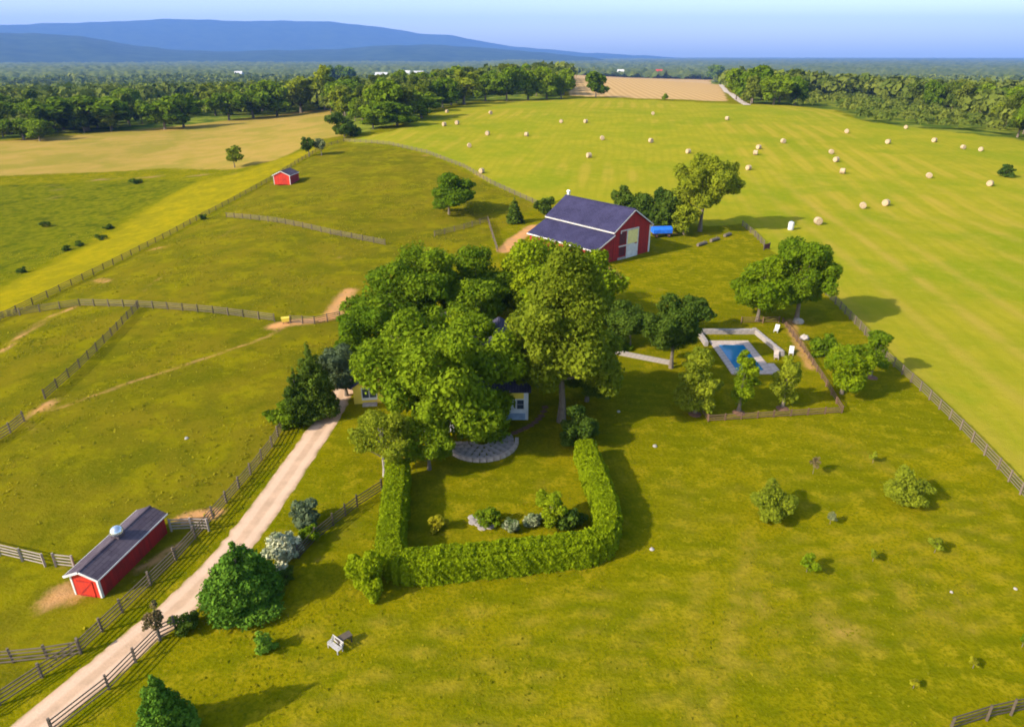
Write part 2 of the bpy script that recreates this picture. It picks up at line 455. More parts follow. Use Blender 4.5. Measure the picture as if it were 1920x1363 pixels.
YEL = [(-400, 720), (0, 540), (60, 512), (170, 460), (280, 390), (360, 345), (470, 318), (560, 285), (620, 268), (560, 305), (495, 338), (380, 405), (230, 485), (90, 555), (0, 597), (-400, 780)]
GREENDIP = [(-500, 600), (0, 535), (110, 480), (250, 400), (370, 340), (280, 336), (100, 344), (0, 348), (-500, 380)]
PAST = [(-300, 800), (0, 597), (230, 490), (395, 408), (500, 342), (560, 310), (640, 268), (800, 290), (915, 345), (1005, 385), (930, 440), (760, 560), (640, 640), (560, 780), (440, 950), (280, 1120), (120, 1240), (-60, 1350), (-400, 1400)]
ATT['hay'] = zone(X, Y, HAY, 1.2)
ATT['stubble'] = zone(X, Y, STUB, 3)
ATT['tan'] = zone(X, Y, TAN, 4)
ATT['yellow'] = .92 * zone(X, Y, YEL, 6)
ATT['dip'] = zone(X, Y, GREENDIP, 4)
ATT['pasture'] = zone(X, Y, PAST, 1.5)
d = np.zeros_like(X)
for pts, w, s, k in [
    ([(0, 662), (45, 625), (100, 592), (150, 572)], 0.7, 0.9, .8), ([(150, 572), (215, 524), (300, 466)], 0.4, 1.4, .35),
    ([(45, 780), (120, 762), (230, 722), (330, 690), (420, 660), (500, 632), (540, 610)], 0.35, 0.7, .8),
    ([(515, 612), (545, 605), (600, 600), (640, 590)], 1.5, 1.2, 1.0), ([(620, 590), (640, 565), (655, 545)], 1.6, 1.3, .9),
    ([(70, 770), (95, 755)], 1.0, 0.8, .8), ([(45, 785), (60, 810)], .6, .8, .5), ([(345, 972), (400, 962)], 1.0, 0.6, 1.0), ([(258, 1072), (330, 1022)], .5, .5, .9),
    ([(90, 1130), (118, 1105), (140, 1120)], 1.0, 1.1, .85), ([(105, 1070), (125, 1062)], .4, .6, .6),
    ([(200, 528), (182, 525)], 1.2, 1.2, .75), ([(285, 468), (305, 464)], 1.3, 1.5, .65), ([(270, 545), (300, 520)], .5, 1, .55), ([(415, 445), (440, 425)], .5, 1.2, .5), ([(630, 485), (640, 482)], .8, 1.3, .5),
    ([(790, 290), (840, 297)], 1.6, 1.5, .55), ([(890, 325), (905, 332)], 1.2, 1, .6),
    ([(945, 470), (965, 450), (1002, 425)], 1.8, .8, .95), ([(1130, 505), (1150, 520), (1110, 500)], 2.0, 1.2, .9), ([(1150, 525), (1250, 545)], .5, 1.0, .4),
    ([(880, 580), (940, 562)], 2.5, 1.0, .95), ([(1575, 1185), (1600, 1188)], .5, .9, .6), ([(1800, 1130), (1825, 1190)], .08, .25, .55), ([(1545, 1165), (1575, 1180)], .1, .6, .4),
    ([(590, 1060), (600, 1040)], .12, .3, .6), ([(575, 915), (580, 930)], .2, .4, .45), ([(720, 890), (722, 900)], .3, .4, .7), ([(1480, 600), (1500, 650), (1520, 690)], 1.0, 1.0, .75),
    ([(1700, 890), (1690, 880)], .1, .3, .3), ([(1520, 870), (1525, 885)], .1, .5, .4), ([(1415, 1110), (1420, 1115)], .12, .4, .45), ([(1850, 1140), (1856, 1146)], .1, .25, .5),
    ([(560, 955), (530, 1000)], .15, .5, .35), ([(690, 1100), (720, 1100)], .1, .35, .4)]:
    d = np.maximum(d, k * line(X, Y, pts, w, s))
ATT['dirt'] = d
sw_ = np.zeros_like(X)
for pts, w, s_, k in [([(1405, 1000), (1388, 1100), (1352, 1250), (1335, 1363)], .25, .9, .55), ([(1300, 1090), (1310, 1200), (1290, 1363)], .15, .7, .45), ([(1415, 1105), (1440, 1150)], .3, .7, .6), ([(1540, 1160), (1610, 1195)], .7, 1.3, .75), ([(1330, 1250), (1470, 1235)], .2, .7, .4),
        ([(1690, 1110), (1760, 1160), (1830, 1180)], .15, .6, .5), ([(1780, 1090), (1810, 1150), (1828, 1195)], .1, .35, .7), ([(1500, 800), (1620, 850), (1700, 900)], .3, 1.0, .35), ([(1260, 900), (1300, 1000)], .2, .9, .35), ([(640, 1010), (660, 960)], .2, .6, .5), ([(1010, 900), (1015, 940)], .1, .5, .5)] + \
        [([(560, y + 45), (760, y + 20), (960, y), (1250, y - 45), (1600, y - 120), (1900, y - 200)], .16, .35, .34) for y in (1140, 1172, 1205, 1240, 1276, 1314, 1354)] + [([(1250, y), (1450, y - 25), (1700, y - 75), (1900, y - 125)], .15, .4, .25) for y in (930, 985, 1045, 1105)]:
    sw_ = np.maximum(sw_, k * line(X, Y, pts, w, s_))
ATT['straw'] = sw_
hs2 = np.zeros_like(X)                                   # windrow lines along the right hay field
fl = poly_px([(1540, 545), (1612, 618), (1660, 674), (1725, 733), (1800, 806), (1960, 980)]); fdir = norm(fl[0] - fl[-1]); fd = (X - fl[-1][0]) * fdir[1] - (Y - fl[-1][1]) * fdir[0]
fa = (X - fl[-1][0]) * fdir[0] + (Y - fl[-1][1]) * fdir[1]
bend = fd + 0.0006 * np.maximum(fa, 0) ** 2 * .25 + 1.5 * np.sin(fa / 47.0) + .8 * np.sin(fa / 19.0)
hs2 = np.exp(-((bend % 9.0 - 4.5) / 1.3) ** 2) * (bend > 2) * S((260 - fa) / 160)
ATT['windrow'] = hs2 * (.45 + .55 * np.sin(np.floor(bend / 9.0) * 2.4) ** 2)
ATT['pink'] = np.maximum(np.maximum(line(X, Y, [(-40, 345), (70, 338), (90, 345), (110, 358), (98, 375)], .6, 2.2) * .8, line(X, Y, [(175, 338), (250, 333), (350, 330), (440, 326)], .8, 1.6) * .9),
                         zone(X, Y, [(545, 100), (615, 165), (560, 160)], 8) * 0)
OPEN = poly_px([(-700, 300), (0, 265), (130, 252), (240, 246), (330, 243), (430, 227), (520, 216), (612, 210), (640, 240), (655, 258), (700, 248), (760, 232), (800, 218), (832, 203), (900, 190), (1064, 186),
                (1064, 141), (1200, 137), (1337, 145), (1375, 178), (1405, 196), (1480, 199), (1560, 207), (1600, 226), (1700, 240), (1920, 266), (2500, 330)])
OPEN = np.vstack([OPEN, [[700, -400], [-700, -400]]])
od = seg_dist(X, Y, OPEN, True); ATT['wood'] = S((np.where(inside(X, Y, OPEN), -od, od) - 1) / 6)
for k, v in ATT.items():
    a = gme.attributes.new(k, 'FLOAT', 'POINT'); a.data.foreach_set('value', v.astype(np.float32))

t = NT('ground_cover'); P = t.pos()
n_big = t.noise(P, 0.012, 3, 0.5); n_mid = t.noise(P, 0.09, 4, 0.6); n_pat = t.noise(P, 0.45, 4, 0.65); n_fine = t.noise(P, 3.0, 4, 0.7)
edge = t.math('ADD', t.math('MULTIPLY', t.math('SUBTRACT', n_pat, 0.5), 0.8), t.math('MULTIPLY', t.math('SUBTRACT', n_fine, 0.5), 0.5))
def W(name, soft=0.5):
    return t.ramp(t.math('ADD', t.attr(name), edge), 0.5 - soft * .5, 0.5 + soft * .5)
def W2(name): return t.math('MULTIPLY', t.attr(name), t.ramp(t.math('ADD', t.attr(name), t.math('MULTIPLY', edge, 1.5)), 0.15, 0.75))
def stripes(angle, width, dist, vec=None):
    mp = t.new('ShaderNodeMapping'); mp.vector_type = 'POINT'; mp.inputs['Rotation'].default_value = (0, 0, angle); t.link(P, mp.inputs[0])
    wv = t.new('ShaderNodeTexWave', wave_type='BANDS', bands_direction='X'); wv.inputs['Scale'].default_value = 0.314 / width
    wv.inputs['Distortion'].default_value = dist; wv.inputs['Detail'].default_value = 2; wv.inputs['Detail Scale'].default_value = 0.15
    t.link(mp.outputs[0], wv.inputs[0]); return wv.outputs['Fac']
# lawn: mixed green and straw, faint mowing passes
lawn = t.mix(t.ramp(n_mid, 0.34, 0.66), (0.125, 0.123, 0.0013), (0.196, 0.164, 0.0018))
lawn = t.mix(t.math('MULTIPLY', t.ramp(t.noise(P, 0.22, 5, 0.7), 0.45, 0.57), 0.75), lawn, (0.104, 0.114, 0.0010))
lawn = t.mix(t.math('MULTIPLY', t.ramp(n_pat, 0.50, 0.66), 0.7), lawn, (0.263, 0.205, 0.0070))
lawn = t.mix(t.math('MULTIPLY', t.ramp(stripes(math.radians(100), 1.9, 5), 0.35, 0.75), 0.22), lawn, (0.214, 0.180, 0.0020))
lawn = t.mix(t.math('MULTIPLY', t.ramp(n_fine, 0.44, 0.62), 0.62), lawn, (0.084, 0.093, 0.0010))
# pasture: coarser, weedier, yellow flower drifts
past = t.mix(t.ramp(n_mid, 0.33, 0.66), (0.092, 0.094, 0.0026), (0.151, 0.123, 0.0048))
past = t.mix(t.math('MULTIPLY', t.ramp(t.noise(P, 0.16, 5, 0.72), 0.48, 0.62), 0.7), past, (0.190, 0.167, 0.0018))
past = t.mix(t.math('MULTIPLY', t.ramp(n_pat, 0.50, 0.70), 0.55), past, (0.066, 0.074, 0.0022))
past = t.mix(t.math('MULTIPLY', t.ramp(n_fine, 0.48, 0.70), 0.5), past, (0.197, 0.153, 0.0061))
# mown hay field: swaths of straw and regrowth
hay = t.mix(t.ramp(n_mid, 0.30, 0.68), (0.207, 0.210, 0.0085), (0.270, 0.237, 0.0129))
st = t.math('MULTIPLY', stripes(math.radians(9), 8.5, 9), t.ramp(n_big, 0.45, 0.62))
hay = t.mix(t.math('MULTIPLY', t.ramp(st, 0.25, 0.80), 0.60), hay, (0.336, 0.250, 0.0267))
hay = t.mix(t.math('MULTIPLY', t.math('MULTIPLY', t.ramp(stripes(math.radians(9), 3.1, 7), 0.5, 0.9), t.ramp(n_mid, .3, .6)), 0.20), hay, (0.156, 0.170, 0.0042))
hay = t.mix(t.math('MULTIPLY', t.ramp(t.noise(P, 0.035, 5, 0.65), 0.48, 0.62), 0.65), hay, (0.160, 0.199, 0.0054))
hay = t.mix(t.math('MULTIPLY', t.math('MULTIPLY', t.attr('windrow'), t.ramp(n_mid, .25, .6)), .75), hay, (0.335, 0.237, 0.0375))
hay = t.mix(t.math('MULTIPLY', t.ramp(n_pat, 0.48, 0.70), 0.35), hay, (0.312, 0.261, 0.0241))
tan = t.mix(t.ramp(n_mid, 0.30, 0.70), (0.328, 0.217, 0.0510), (0.271, 0.201, 0.0330))
tan = t.mix(t.math('MULTIPLY', t.ramp(t.noise(P, 0.03, 5, 0.65), 0.47, 0.60), 0.75), tan, (0.213, 0.182, 0.0240))
stub = t.mix(t.ramp(stripes(math.radians(4), 6, 1.0), 0.2, 0.8), (0.458, 0.297, 0.1237), (0.387, 0.245, 0.0975))
yel = t.mix(t.ramp(n_pat, 0.30, 0.70), (0.280, 0.218, 0.0035), (0.196, 0.173, 0.0035))
yel = t.mix(t.math('MULTIPLY', t.ramp(t.noise(P, 0.13, 5, 0.7), 0.44, 0.60), 0.7), yel, (0.170, 0.150, 0.0050))
dip = t.mix(t.ramp(n_pat, 0.32, 0.68), (0.078, 0.096, 0.0024), (0.150, 0.140, 0.0032))
dip = t.mix(t.math('MULTIPLY', t.ramp(t.noise(P, 0.14, 5, 0.7), 0.5, 0.68), 0.6), dip, (0.030, 0.048, 0.0032))
dirt = t.mix(t.ramp(n_pat, 0.30, 0.70), (0.560, 0.270, 0.095), (0.420, 0.230, 0.100))
pink = t.mix(t.ramp(n_pat, 0.30, 0.70), (0.350, 0.195, 0.115), (0.230, 0.150, 0.070))
wood = t.mix(t.ramp(n_mid, 0.42, 0.62), (0.062, 0.095, 0.0100), (0.180, 0.196, 0.0200))
c = lawn
for nm, col, f in (('pasture', past, W), ('hay', hay, W), ('wood', wood, W), ('stubble', stub, W), ('tan', tan, W), ('dip', dip, W), ('yellow', yel, W), ('pink', pink, W2), ('dirt', dirt, W2)):
    c = t.mix(f(nm), c, col)
c = t.mix(t.math('MULTIPLY', t.math('MULTIPLY', t.attr('straw'), t.ramp(n_pat, .3, .55)), 1.0), c, (0.330, 0.218, 0.032))
t.out(c, 1.0, 0.0)
t.bump(t.math('ADD', n_fine, t.math('MULTIPLY', n_pat, 1.5)), 0.55, 0.16)
gme.materials.append(t.m)
gme.polygons.foreach_set('use_smooth', np.ones(len(gme.polygons), bool))
struct('ground', gme)

# ---- driveway and lanes: ribbons draped over the ground
t = NT('gravel'); P = t.pos(); n1 = t.noise(P, 0.5, 5, 0.65); n2 = t.noise(P, 6.0, 4, 0.7)
ac = t.attr('across'); tr = t.ramp(t.math('ABSOLUTE', t.math('SUBTRACT', t.math('ABSOLUTE', ac, 0), 0.48), 0), 0.12, 0.34, 1, 0)
c = t.mix(t.ramp(n1, 0.3, 0.7), (0.540, 0.355, 0.225), (0.400, 0.268, 0.165))
c = t.mix(t.math('MULTIPLY', tr, 0.55), c, (0.640, 0.450, 0.310)); c = t.mix(t.math('MULTIPLY', t.ramp(n2, .45, .75), .35), c, (0.40, 0.255, 0.165))
rim = t.ramp(t.math('ADD', t.math('ABSOLUTE', ac, 0), t.math('MULTIPLY', t.math('SUBTRACT', n1, .5), .5)), .80, 1.0)
c = t.mix(t.math('MULTIPLY', rim, .9), c, (0.17, 0.15, 0.012))
t.out(c, 0.95, 0.15); t.bump(n2, 0.5, 0.04)
simple('lane_gravel', (0.50, 0.42, 0.34), (0.40, 0.33, 0.26), 0.6)
def resample(P, step):
    P = [Vector(p) for p in P]; out = []
    # Catmull-Rom through the points
    Q = [P[0] * 2 - P[1]] + P + [P[-1] * 2 - P[-2]]
    for i in range(1, len(Q) - 2):
        n = max(2, int((Q[i + 1] - Q[i]).length / step))
        for k in range(n):
            s = k / n; a, b, c_, d_ = Q[i - 1], Q[i], Q[i + 1], Q[i + 2]
            out.append(0.5 * ((2 * b) + (c_ - a) * s + (2 * a - 5 * b + 4 * c_ - d_) * s * s + (3 * b - a - 3 * c_ + d_) * s ** 3))
    out.append(P[-1]); return out
def ribbon(name, pts2d, width, lift, mat, seed=1, step=0.8, rough=0.07):
    rng = np.random.default_rng(seed); R = resample([(p[0], p[1], 0) for p in pts2d], step); V = []; A = []; K = 9
    for i, p in enumerate(R):
        d_ = (R[min(i + 1, len(R) - 1)] - R[max(i - 1, 0)]).normalized(); s = Vector((d_.y, -d_.x, 0))
        wl_, wr_ = (width / 2 + rng.normal() * rough + .12 * math.sin(i * .09 + seed + q) for q in (0, 2))
        for k in range(K):
            u = -1 + 2 * k / (K - 1); q = p + s * u * (wr_ if u > 0 else wl_)
            V.append((q.x, q.y, hz(q.x, q.y) + lift - (0.05 if k in (0, K - 1) else 0))); A.append(u)
    n = len(R); i0 = (np.arange(n - 1)[:, None] * K + np.arange(K - 1)[None, :]).ravel()
    me = quads_mesh(name, np.array(V), mat, None, np.stack([i0, i0 + 1, i0 + K + 1, i0 + K], 1))
    a = me.attributes.new('across', 'FLOAT', 'POINT'); a.data.foreach_set('value', np.array(A, np.float32))
    return struct(name, me)
DRIVE = [tuple(at(*p))[:2] for p in [(60, 1363), (250, 1205), (338, 1132), (438, 1029), (530, 908), (566, 856), (612, 790), (640, 740), (672, 694), (730, 640), (810, 600), (910, 572), (990, 545), (1080, 525), (1136, 512)]]
d0 = Vector(DRIVE[0]) - Vector(DRIVE[1]); DRIVE.insert(0, tuple(Vector(DRIVE[0]) + d0.normalized() * 30))
ribbon('driveway', DRIVE, 3.3, 0.035, 'gravel')
ribbon('field_lane', [tuple(at(*p))[:2] for p in [(1337, 148), (1352, 160), (1372, 178), (1402, 198)]], 5.0, 0.25, 'lane_gravel', 3, 4, 0.3)

# ---- far hills
t = NT('hill_forest'); P = t.pos(); n = t.noise(P, 0.004, 5, 0.65)
t.out(t.mix(t.ramp(n, .35, .65), (0.014, 0.034, 0.012), (0.034, 0.058, 0.018)), 0.95, 0.1)
def az_of(px): return math.atan2((px - CX) / F, 1.0 / cp + 0)      # near the horizon row
def hill_range(name, prof, r0, r1, rc, seed):
    """a range whose crest stands at distance rc; prof = (photo column, crest row)"""
    rng = np.random.default_rng(seed); pxs = np.linspace(prof[0][0], prof[-1][0], 260)
    rows = np.interp(pxs, [p[0] for p in prof], [p[1] for p in prof])
    k = np.exp(-np.linspace(-2, 2, 13) ** 2); k /= k.sum(); rows = np.convolve(np.pad(rows, 6, mode='edge'), k, 'valid')
    rows = rows + .9 * np.sin(pxs / 23.0 + seed) * np.sin(pxs / 61.0) + .6 * np.sin(pxs / 9.0 + 2 * seed) * np.sin(pxs / 37.0); V = []; nr = 26
    ph = rng.uniform(0, 6.28, 12)
    for i, (px, row) in enumerate(zip(pxs, rows)):
        u = (px - CX) / F; v = -(row - CY) / F; d_ = (u, cp + v * sp, v * cp - sp); hl = math.hypot(d_[0], d_[1])
        hc = CAMZ + d_[2] / hl * rc
        for j in range(nr):
            r = r0 + (r1 - r0) * j / (nr - 1)
            s = (r - r0) / (rc - r0) if r < rc else (r1 - r) / (r1 - rc)
            w = S(s); w *= 1 - 0.30 * (1 - w) * (0.5 + 0.5 * math.sin(i * 0.33 + ph[0] + 2 * math.sin(r / 900 + ph[1])))
            base = -45
            w = float(w)
            V.append((d_[0] / hl * r, d_[1] / hl * r, base + (hc - base) * w))
    i0 = (np.arange(len(pxs) - 1)[:, None] * nr + np.arange(nr - 1)[None, :]).ravel()
    me = quads_mesh(name, np.array(V), 'hill_forest', None, np.stack([i0, i0 + nr, i0 + nr + 1, i0 + 1], 1))
    me.polygons.foreach_set('use_smooth', np.ones(len(me.polygons), bool))
    return struct(name, me)
hill_range('mountain_range', [(-1500, 30), (-800, 60), (-300, 40), (0, 48), (120, 44), (230, 40), (340, 36), (450, 40), (560, 40), (640, 42), (700, 50), (760, 58), (800, 68), (850, 64), (900, 78), (960, 88), (1080, 98), (1200, 104), (1400, 120)], 15000, 23000, 19500, 1)
hill_range('foothill', [(-1500, 70), (-600, 55), (-200, 62), (0, 62), (140, 66), (200, 76), (260, 88), (330, 94), (420, 97), (620, 93), (720, 86), (830, 84), (930, 92), (1000, 98), (1100, 106), (1200, 125)], 8200, 14500, 11500, 2)

# ================================================================== BUILDINGS
def slab(mb, p0, p1, y0, y1, th):
    """roof slab between (x,z) p0 and p1, thickness th, from y0 to y1"""
    a, b = Vector((p0[0], p0[1])), Vector((p1[0], p1[1])); n = (b - a).normalized(); n = Vector((-n.y, n.x)) * th
    if n.y < 0: n = -n
    return mb.prism([a, b, b + n, a + n], 'y', y0, y1)

# ---- the barn: gable at local y = 0, lean-to along its left side
A0 = at(1115, 500); B0 = at(1222, 470); rz = math.atan2(B0.y - A0.y, B0.x - A0.x)
barn = thing('red_barn', 'big red barn with dark slate roof, side lean-to and white trim', 'barn', (A0.x, A0.y, A0.z - 0.1), rz)
XR, ZR, XL, XRt, ZE, LB, ZLO = 11.3, 10.3, 5.4, 17.2, 6.6, 20.3, 3.5
def gable_wall(y): return MB().prism([(XL, 0), (XRt, 0), (XRt, ZE), (XR, ZR - .2), (XL, ZE)], 'y', y, y + 0.2)
w = part('front_wall', gable_wall(0), 'red_boards', barn)
part('back_wall', gable_wall(LB - .2), 'red_boards', barn)
part('side_wall', MB().box((XRt - .1, LB / 2, ZE / 2), (.2, LB - .42, ZE)), 'red_boards', barn)
part('upper_side_wall', MB().box((XL + .1, LB / 2, 6.15), (.2, LB - .42, .8)), 'white_paint', barn)
part('lean_to_front_wall', MB().prism([(0, 0), (XL - .003, 0), (XL - .003, 5.75), (0, 3.35)], 'y', 0.05, 0.22), 'red_boards', barn)
part('lean_to_back_wall', MB().prism([(0, 0), (XL - .003, 0), (XL - .003, 5.75), (0, 3.35)], 'y', LB - .25, LB - .06), 'red_boards', barn)
part('lean_to_side_wall', MB().box((.09, LB / 2, 1.65), (.18, LB - .6, 3.3)), 'red_boards', barn)
for nm, p0, p1 in (('left_roof_slope', (XR, ZR), (XL - .4, ZE - .26)), ('right_roof_slope', (XR, ZR), (XRt + .4, ZE - .26)), ('lean_to_roof', (XL - .02, 5.85), (-.5, 3.28))):
    r = part(nm, slab(MB(), p0, p1, -.45, LB + .4, .16), 'slate_roof', barn)
    d_ = Vector((p1[0] - p0[0], p1[1] - p0[1])); n_ = Vector((-d_.y, d_.x)).normalized(); n_ = n_ if n_.y > 0 else -n_
    sm = MB(); slab(sm, Vector(p0) + n_ * .16, Vector(p1) + n_ * .16, -.45, -.36, .035)
    for k in range(1, 33): slab(sm, Vector(p0) + n_ * .161, Vector(p1) + n_ * .161, -.4 + k * .635, -.36 + k * .635, .03)
    part('seam', sm, 'slate_roof', r)
part('ridge_cap', MB().box((XR, LB / 2 - .02, ZR + .2), (.5, LB + .86, .1)), 'slate_roof', barn)
for nm, x, z in (('eave_board', XL - .42, ZE - .22), ('eave_board', XRt + .42, ZE - .22), ('eave_board', -.53, 3.33)):
    part(nm, MB().box((x, LB / 2, z), (.06, LB + .88, .28)), 'white_paint', barn)
for p0, p1 in (((XR, ZR - .12), (XL - .42, ZE - .38)), ((XR, ZR - .12), (XRt + .42, ZE - .38)), ((XL - .05, 5.73), (-.5, 3.16))):
    part('rake_board', slab(MB(), p0, p1, -.52, -.455, .22), 'white_paint', barn)
part('corner_board', MB().box((XRt - .12, -.03, ZE / 2 - .1), (.45, .06, ZE - .3)), 'white_paint', barn)
part('corner_board', MB().box((XRt + .03, .22, ZE / 2 - .1), (.06, .45, ZE - .3)), 'white_paint', barn)
part('corner_board', MB().box((.15, .01, 1.6), (.3, .06, 3.2)), 'red_boards', barn)
dr = part('loft_door', MB().box((11.35, -.05, 4.66), (3.3, .09, 2.9)), 'pale_yellow_paint', barn)
fr = MB(); fr.box((9.6, -.08, 3.1), (.22, .12, 6.2)); fr.box((13.1, -.08, 3.1), (.22, .12, 6.2)); fr.box((10.35, -.08, 6.32), (5.7, .13, .24)); fr.box((9.55, -.085, 3.08), (5.0, .12, .22)); fr.box((7.6, -.08, 6.0), (.2, .12, .5))
part('door_trim', fr, 'white_paint', barn)
dw = part('barn_door', MB().box((11.35, -.055, 1.47), (3.2, .09, 2.94)), 'white_paint', barn)
br = MB(); br.box((11.35, -.12, 2.7), (3.0, .05, .2)); br.box((11.35, -.12, .25), (3.0, .05, .2)); br.box((11.35, -.12, 1.47), (.2, .05, 2.3))
br.box((11.35, -.115, 1.47), (3.4, .03, .16), Matrix.Rotation(-math.atan2(2.3, 2.7), 3, 'Y'))
part('door_brace', br, 'white_paint', dw)
for x, z, sx, sz in ((8.2, 4.7, 1.9, 2.5), (8.2, 1.9, 1.9, 1.9)):
    part('stall_opening', MB().box((x, -.02, z), (sx, .05, sz)), 'maroon_metal', barn)
part('stone_footing', MB().box((8.2, -.06, .28), (2.6, .16, .75)), 'grey_stone', barn)
g = MB()
for k in range(5): g.box((1.2, -.75, .22 + k * .24), (2.4, .06, .14))
for x in (.1, 1.2, 2.3): g.box((x, -.70, .62), (.1, .06, 1.24))
part('stall_gate', g, 'red_boards', barn)
v = part('ventilator', MB().box((XR, LB - .6, ZR + .75), (.5, .5, .7)), 'white_paint', barn)
part('cap', MB().prism([(XR - .4, ZR + 1.1), (XR + .4, ZR + 1.1), (XR, ZR + 1.45)], 'y', LB - 1.0, LB - .2), 'white_paint', v)

# ---- red run-in sheds
def run_in_shed(name, label, loc, heading, Wd, Ln, ZEv, ZRg, s_r, dome=False):
    """near right corner at loc; length runs away along heading (radians from +Y towards +X), width to the left"""
    s = thing(name, label, 'shed', loc, -heading, 'red run-in sheds')
    def gb(y): return MB().prism([(0, 0), (-Wd, 0), (-Wd, ZEv), (-s_r, ZRg - .1), (0, ZEv)], 'y', y, y + .1)
    part('front_wall', gb(0), 'sunlit_red_boards', s); part('back_wall', gb(Ln - .1), 'red_boards', s)  # front wall takes the sunlit red, the other walls the darker one
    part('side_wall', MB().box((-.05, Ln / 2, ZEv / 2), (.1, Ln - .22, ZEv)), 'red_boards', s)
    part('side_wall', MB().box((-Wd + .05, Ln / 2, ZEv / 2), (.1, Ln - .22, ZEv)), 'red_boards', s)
    for p0, p1 in (((-s_r, ZRg), (.28, ZEv - .02)), ((-s_r, ZRg), (-Wd - .28, ZEv - .02))):
        part('roof_slope', slab(MB(), p0, p1, -.25, Ln + .2, .08), 'shed_roof', s)
        part('rake_board', slab(MB(), (p0[0], p0[1] - .10), (p1[0], p1[1] - .10), -.30, -.252, .20), 'white_paint', s)
        part('eave_board', MB().box((p1[0] + (.02 if p1[0] > 0 else -.02), Ln / 2, p1[1] + .02), (.04, Ln + .46, .13)), 'white_paint', s)
    part('ridge_cap', MB().box((-s_r, Ln / 2 - .02, ZRg + .09), (.16, Ln + .47, .05)), 'shed_roof', s)
    for x in (-.07, -Wd + .07): part('corner_board', MB().box((x, -.02, ZEv / 2), (.16, .04, ZEv - .05)), 'white_paint', s)
    part('corner_board', MB().box((.02, .08, ZEv / 2), (.04, .16, ZEv - .05)), 'white_paint', s)
    dd = part('door', MB().box((-Wd / 2, -.03, .82), (Wd * .55, .05, 1.6)), 'sunlit_red_boards', s)
    b = MB(); b.box((-Wd / 2, -.065, 1.55), (Wd * .52, .02, .1)); b.box((-Wd / 2, -.065, .12), (Wd * .52, .02, .1)); b.box((-Wd / 2, -.067, .83), (Wd * .62, .016, .09), Matrix.Rotation(-.8, 3, 'Y'))
    part('door_brace', b, 'red_boards', dd)
    if dome:
        y = Ln * .52
        part('vent_base', MB().box((-s_r, y, ZRg + .16), (.75, .75, .35)), 'shed_roof', s)
        dm = part('vent_dome', MB().lathe([(.52, 0), (.56, .12), (.53, .30), (.42, .50), (.24, .63), (.04, .68)], 18, (-s_r, y, ZRg + .33)), 'metal_dome', s)
        for p_ in dm.data.polygons: p_.use_smooth = True
    return s
run_in_shed('run_in_shed', 'long red shed with silver roof dome, beside the gravel driveway', tuple(at(193, 1121)), math.radians(9.8), 2.5, 8.4, 2.0, 2.62, 1.3, True)
run_in_shed('run_in_shed', 'small distant red shed beside the fence below the tan field', tuple(at(545, 347)), math.radians(6), 5.6, 7.5, 2.9, 4.3, 2.8)

# ---- the farmhouse under the trees
hs = thing('farmhouse', 'white farmhouse with dark roof, mostly hidden under the big trees', 'house', (0, 0, 0))
def house_block(x0, x1, y0, y1, ze, zr, along, wall, names):
    n1, n2 = names
    if along == 'x':
        m = (y0 + y1) / 2
        part(n1, MB().prism([(y0, 0), (y1, 0), (y1, ze), (m, zr - .12), (y0, ze)], 'x', x0, x1), wall, hs)
        for e, q in ((y0 - .4, 1), (y1 + .4, -1)):
            zz = ze - .4 * (zr - ze) / (m - y0)
            mb = MB(); a = Vector((m, zr)); b = Vector((e, zz)); n_ = Vector((-(b - a).y, (b - a).x)).normalized() * .14; n_ = n_ if n_.y > 0 else -n_
            mb.prism([a, b, b + n_, a + n_], 'x', x0 - .35, x1 + .35)
            r = part(n2, mb, 'house_roof', hs)
            part('fascia', MB().box(((x0 + x1) / 2, e - .03 * q, zz + .02), (x1 - x0 + .72, .05, .22)), 'white_paint', r)
    else:
        m = (x0 + x1) / 2
        part(n1, MB().prism([(x0, 0), (x1, 0), (x1, ze), (m, zr - .12), (x0, ze)], 'y', y0, y1), wall, hs)
        for e in (x0 - .4, x1 + .4):
            zz = ze - .4 * (zr - ze) / (m - x0)
            mb = MB(); slab(mb, (m, zr), (e, zz), y0 - .35, y1 + .3, .14); part(n2, mb, 'house_roof', hs)
def window(x, y, z, w, h, par=None):
    fr_ = MB(); fr_.box((x, y - .03, z), (w + .24, .07, h + .24))
    f_ = part('window', fr_, 'white_paint', par or hs)
    part('pane', MB().box((x, y - .06, z + h / 4), (w, .03, h / 2 - .04)), 'window_glass', f_); part('pane', MB().box((x, y - .06, z - h / 4), (w, .03, h / 2 - .04)), 'window_glass', f_)
house_block(-10.5, 1.6, 74.2, 81.5, 5.6, 8.4, 'x', 'cream_paint', ('main_wall', 'main_roof'))
house_block(-10.2, -3.0, 69.2, 74.15, 4.4, 6.9, 'y', 'white_boards', ('front_wing_wall', 'front_wing_roof'))
house_block(-4.8, 1.2, 81.55, 90.5, 4.2, 6.2, 'y', 'white_boards', ('back_wing_wall', 'back_wing_roof'))
mb = MB(); mb.box((-.55, 73.15, 1.9), (4.9, 1.9, 3.8)); part('porch_wall', mb, 'white_boards', hs)
mb = MB(); mb.prism([(74.15, 4.75), (71.75, 3.95), (71.75, 3.82), (74.15, 4.6)], 'x', -3.0, 2.25); part('porch_roof', mb, 'house_roof', hs)
part('corner_board', MB().box((1.82, 72.17, 1.9), (.24, .06, 3.8)), 'white_paint', hs)
part('porch_shade_panel', MB().box((-.55, 72.17, .45), (4.3, .05, .9)), 'blue_grey_shade', hs)  # shade of the lower white wall, put in as a blue-grey panel
part('yellow_panel', MB().box((-.1, 72.15, 3.25), (3.0, .1, .75)), 'yellow_paint', hs)  # yellow panel high on the porch front
for x in (-2.1, -.55, 1.0): window(x, 72.2, 2.1, .8, 1.2)
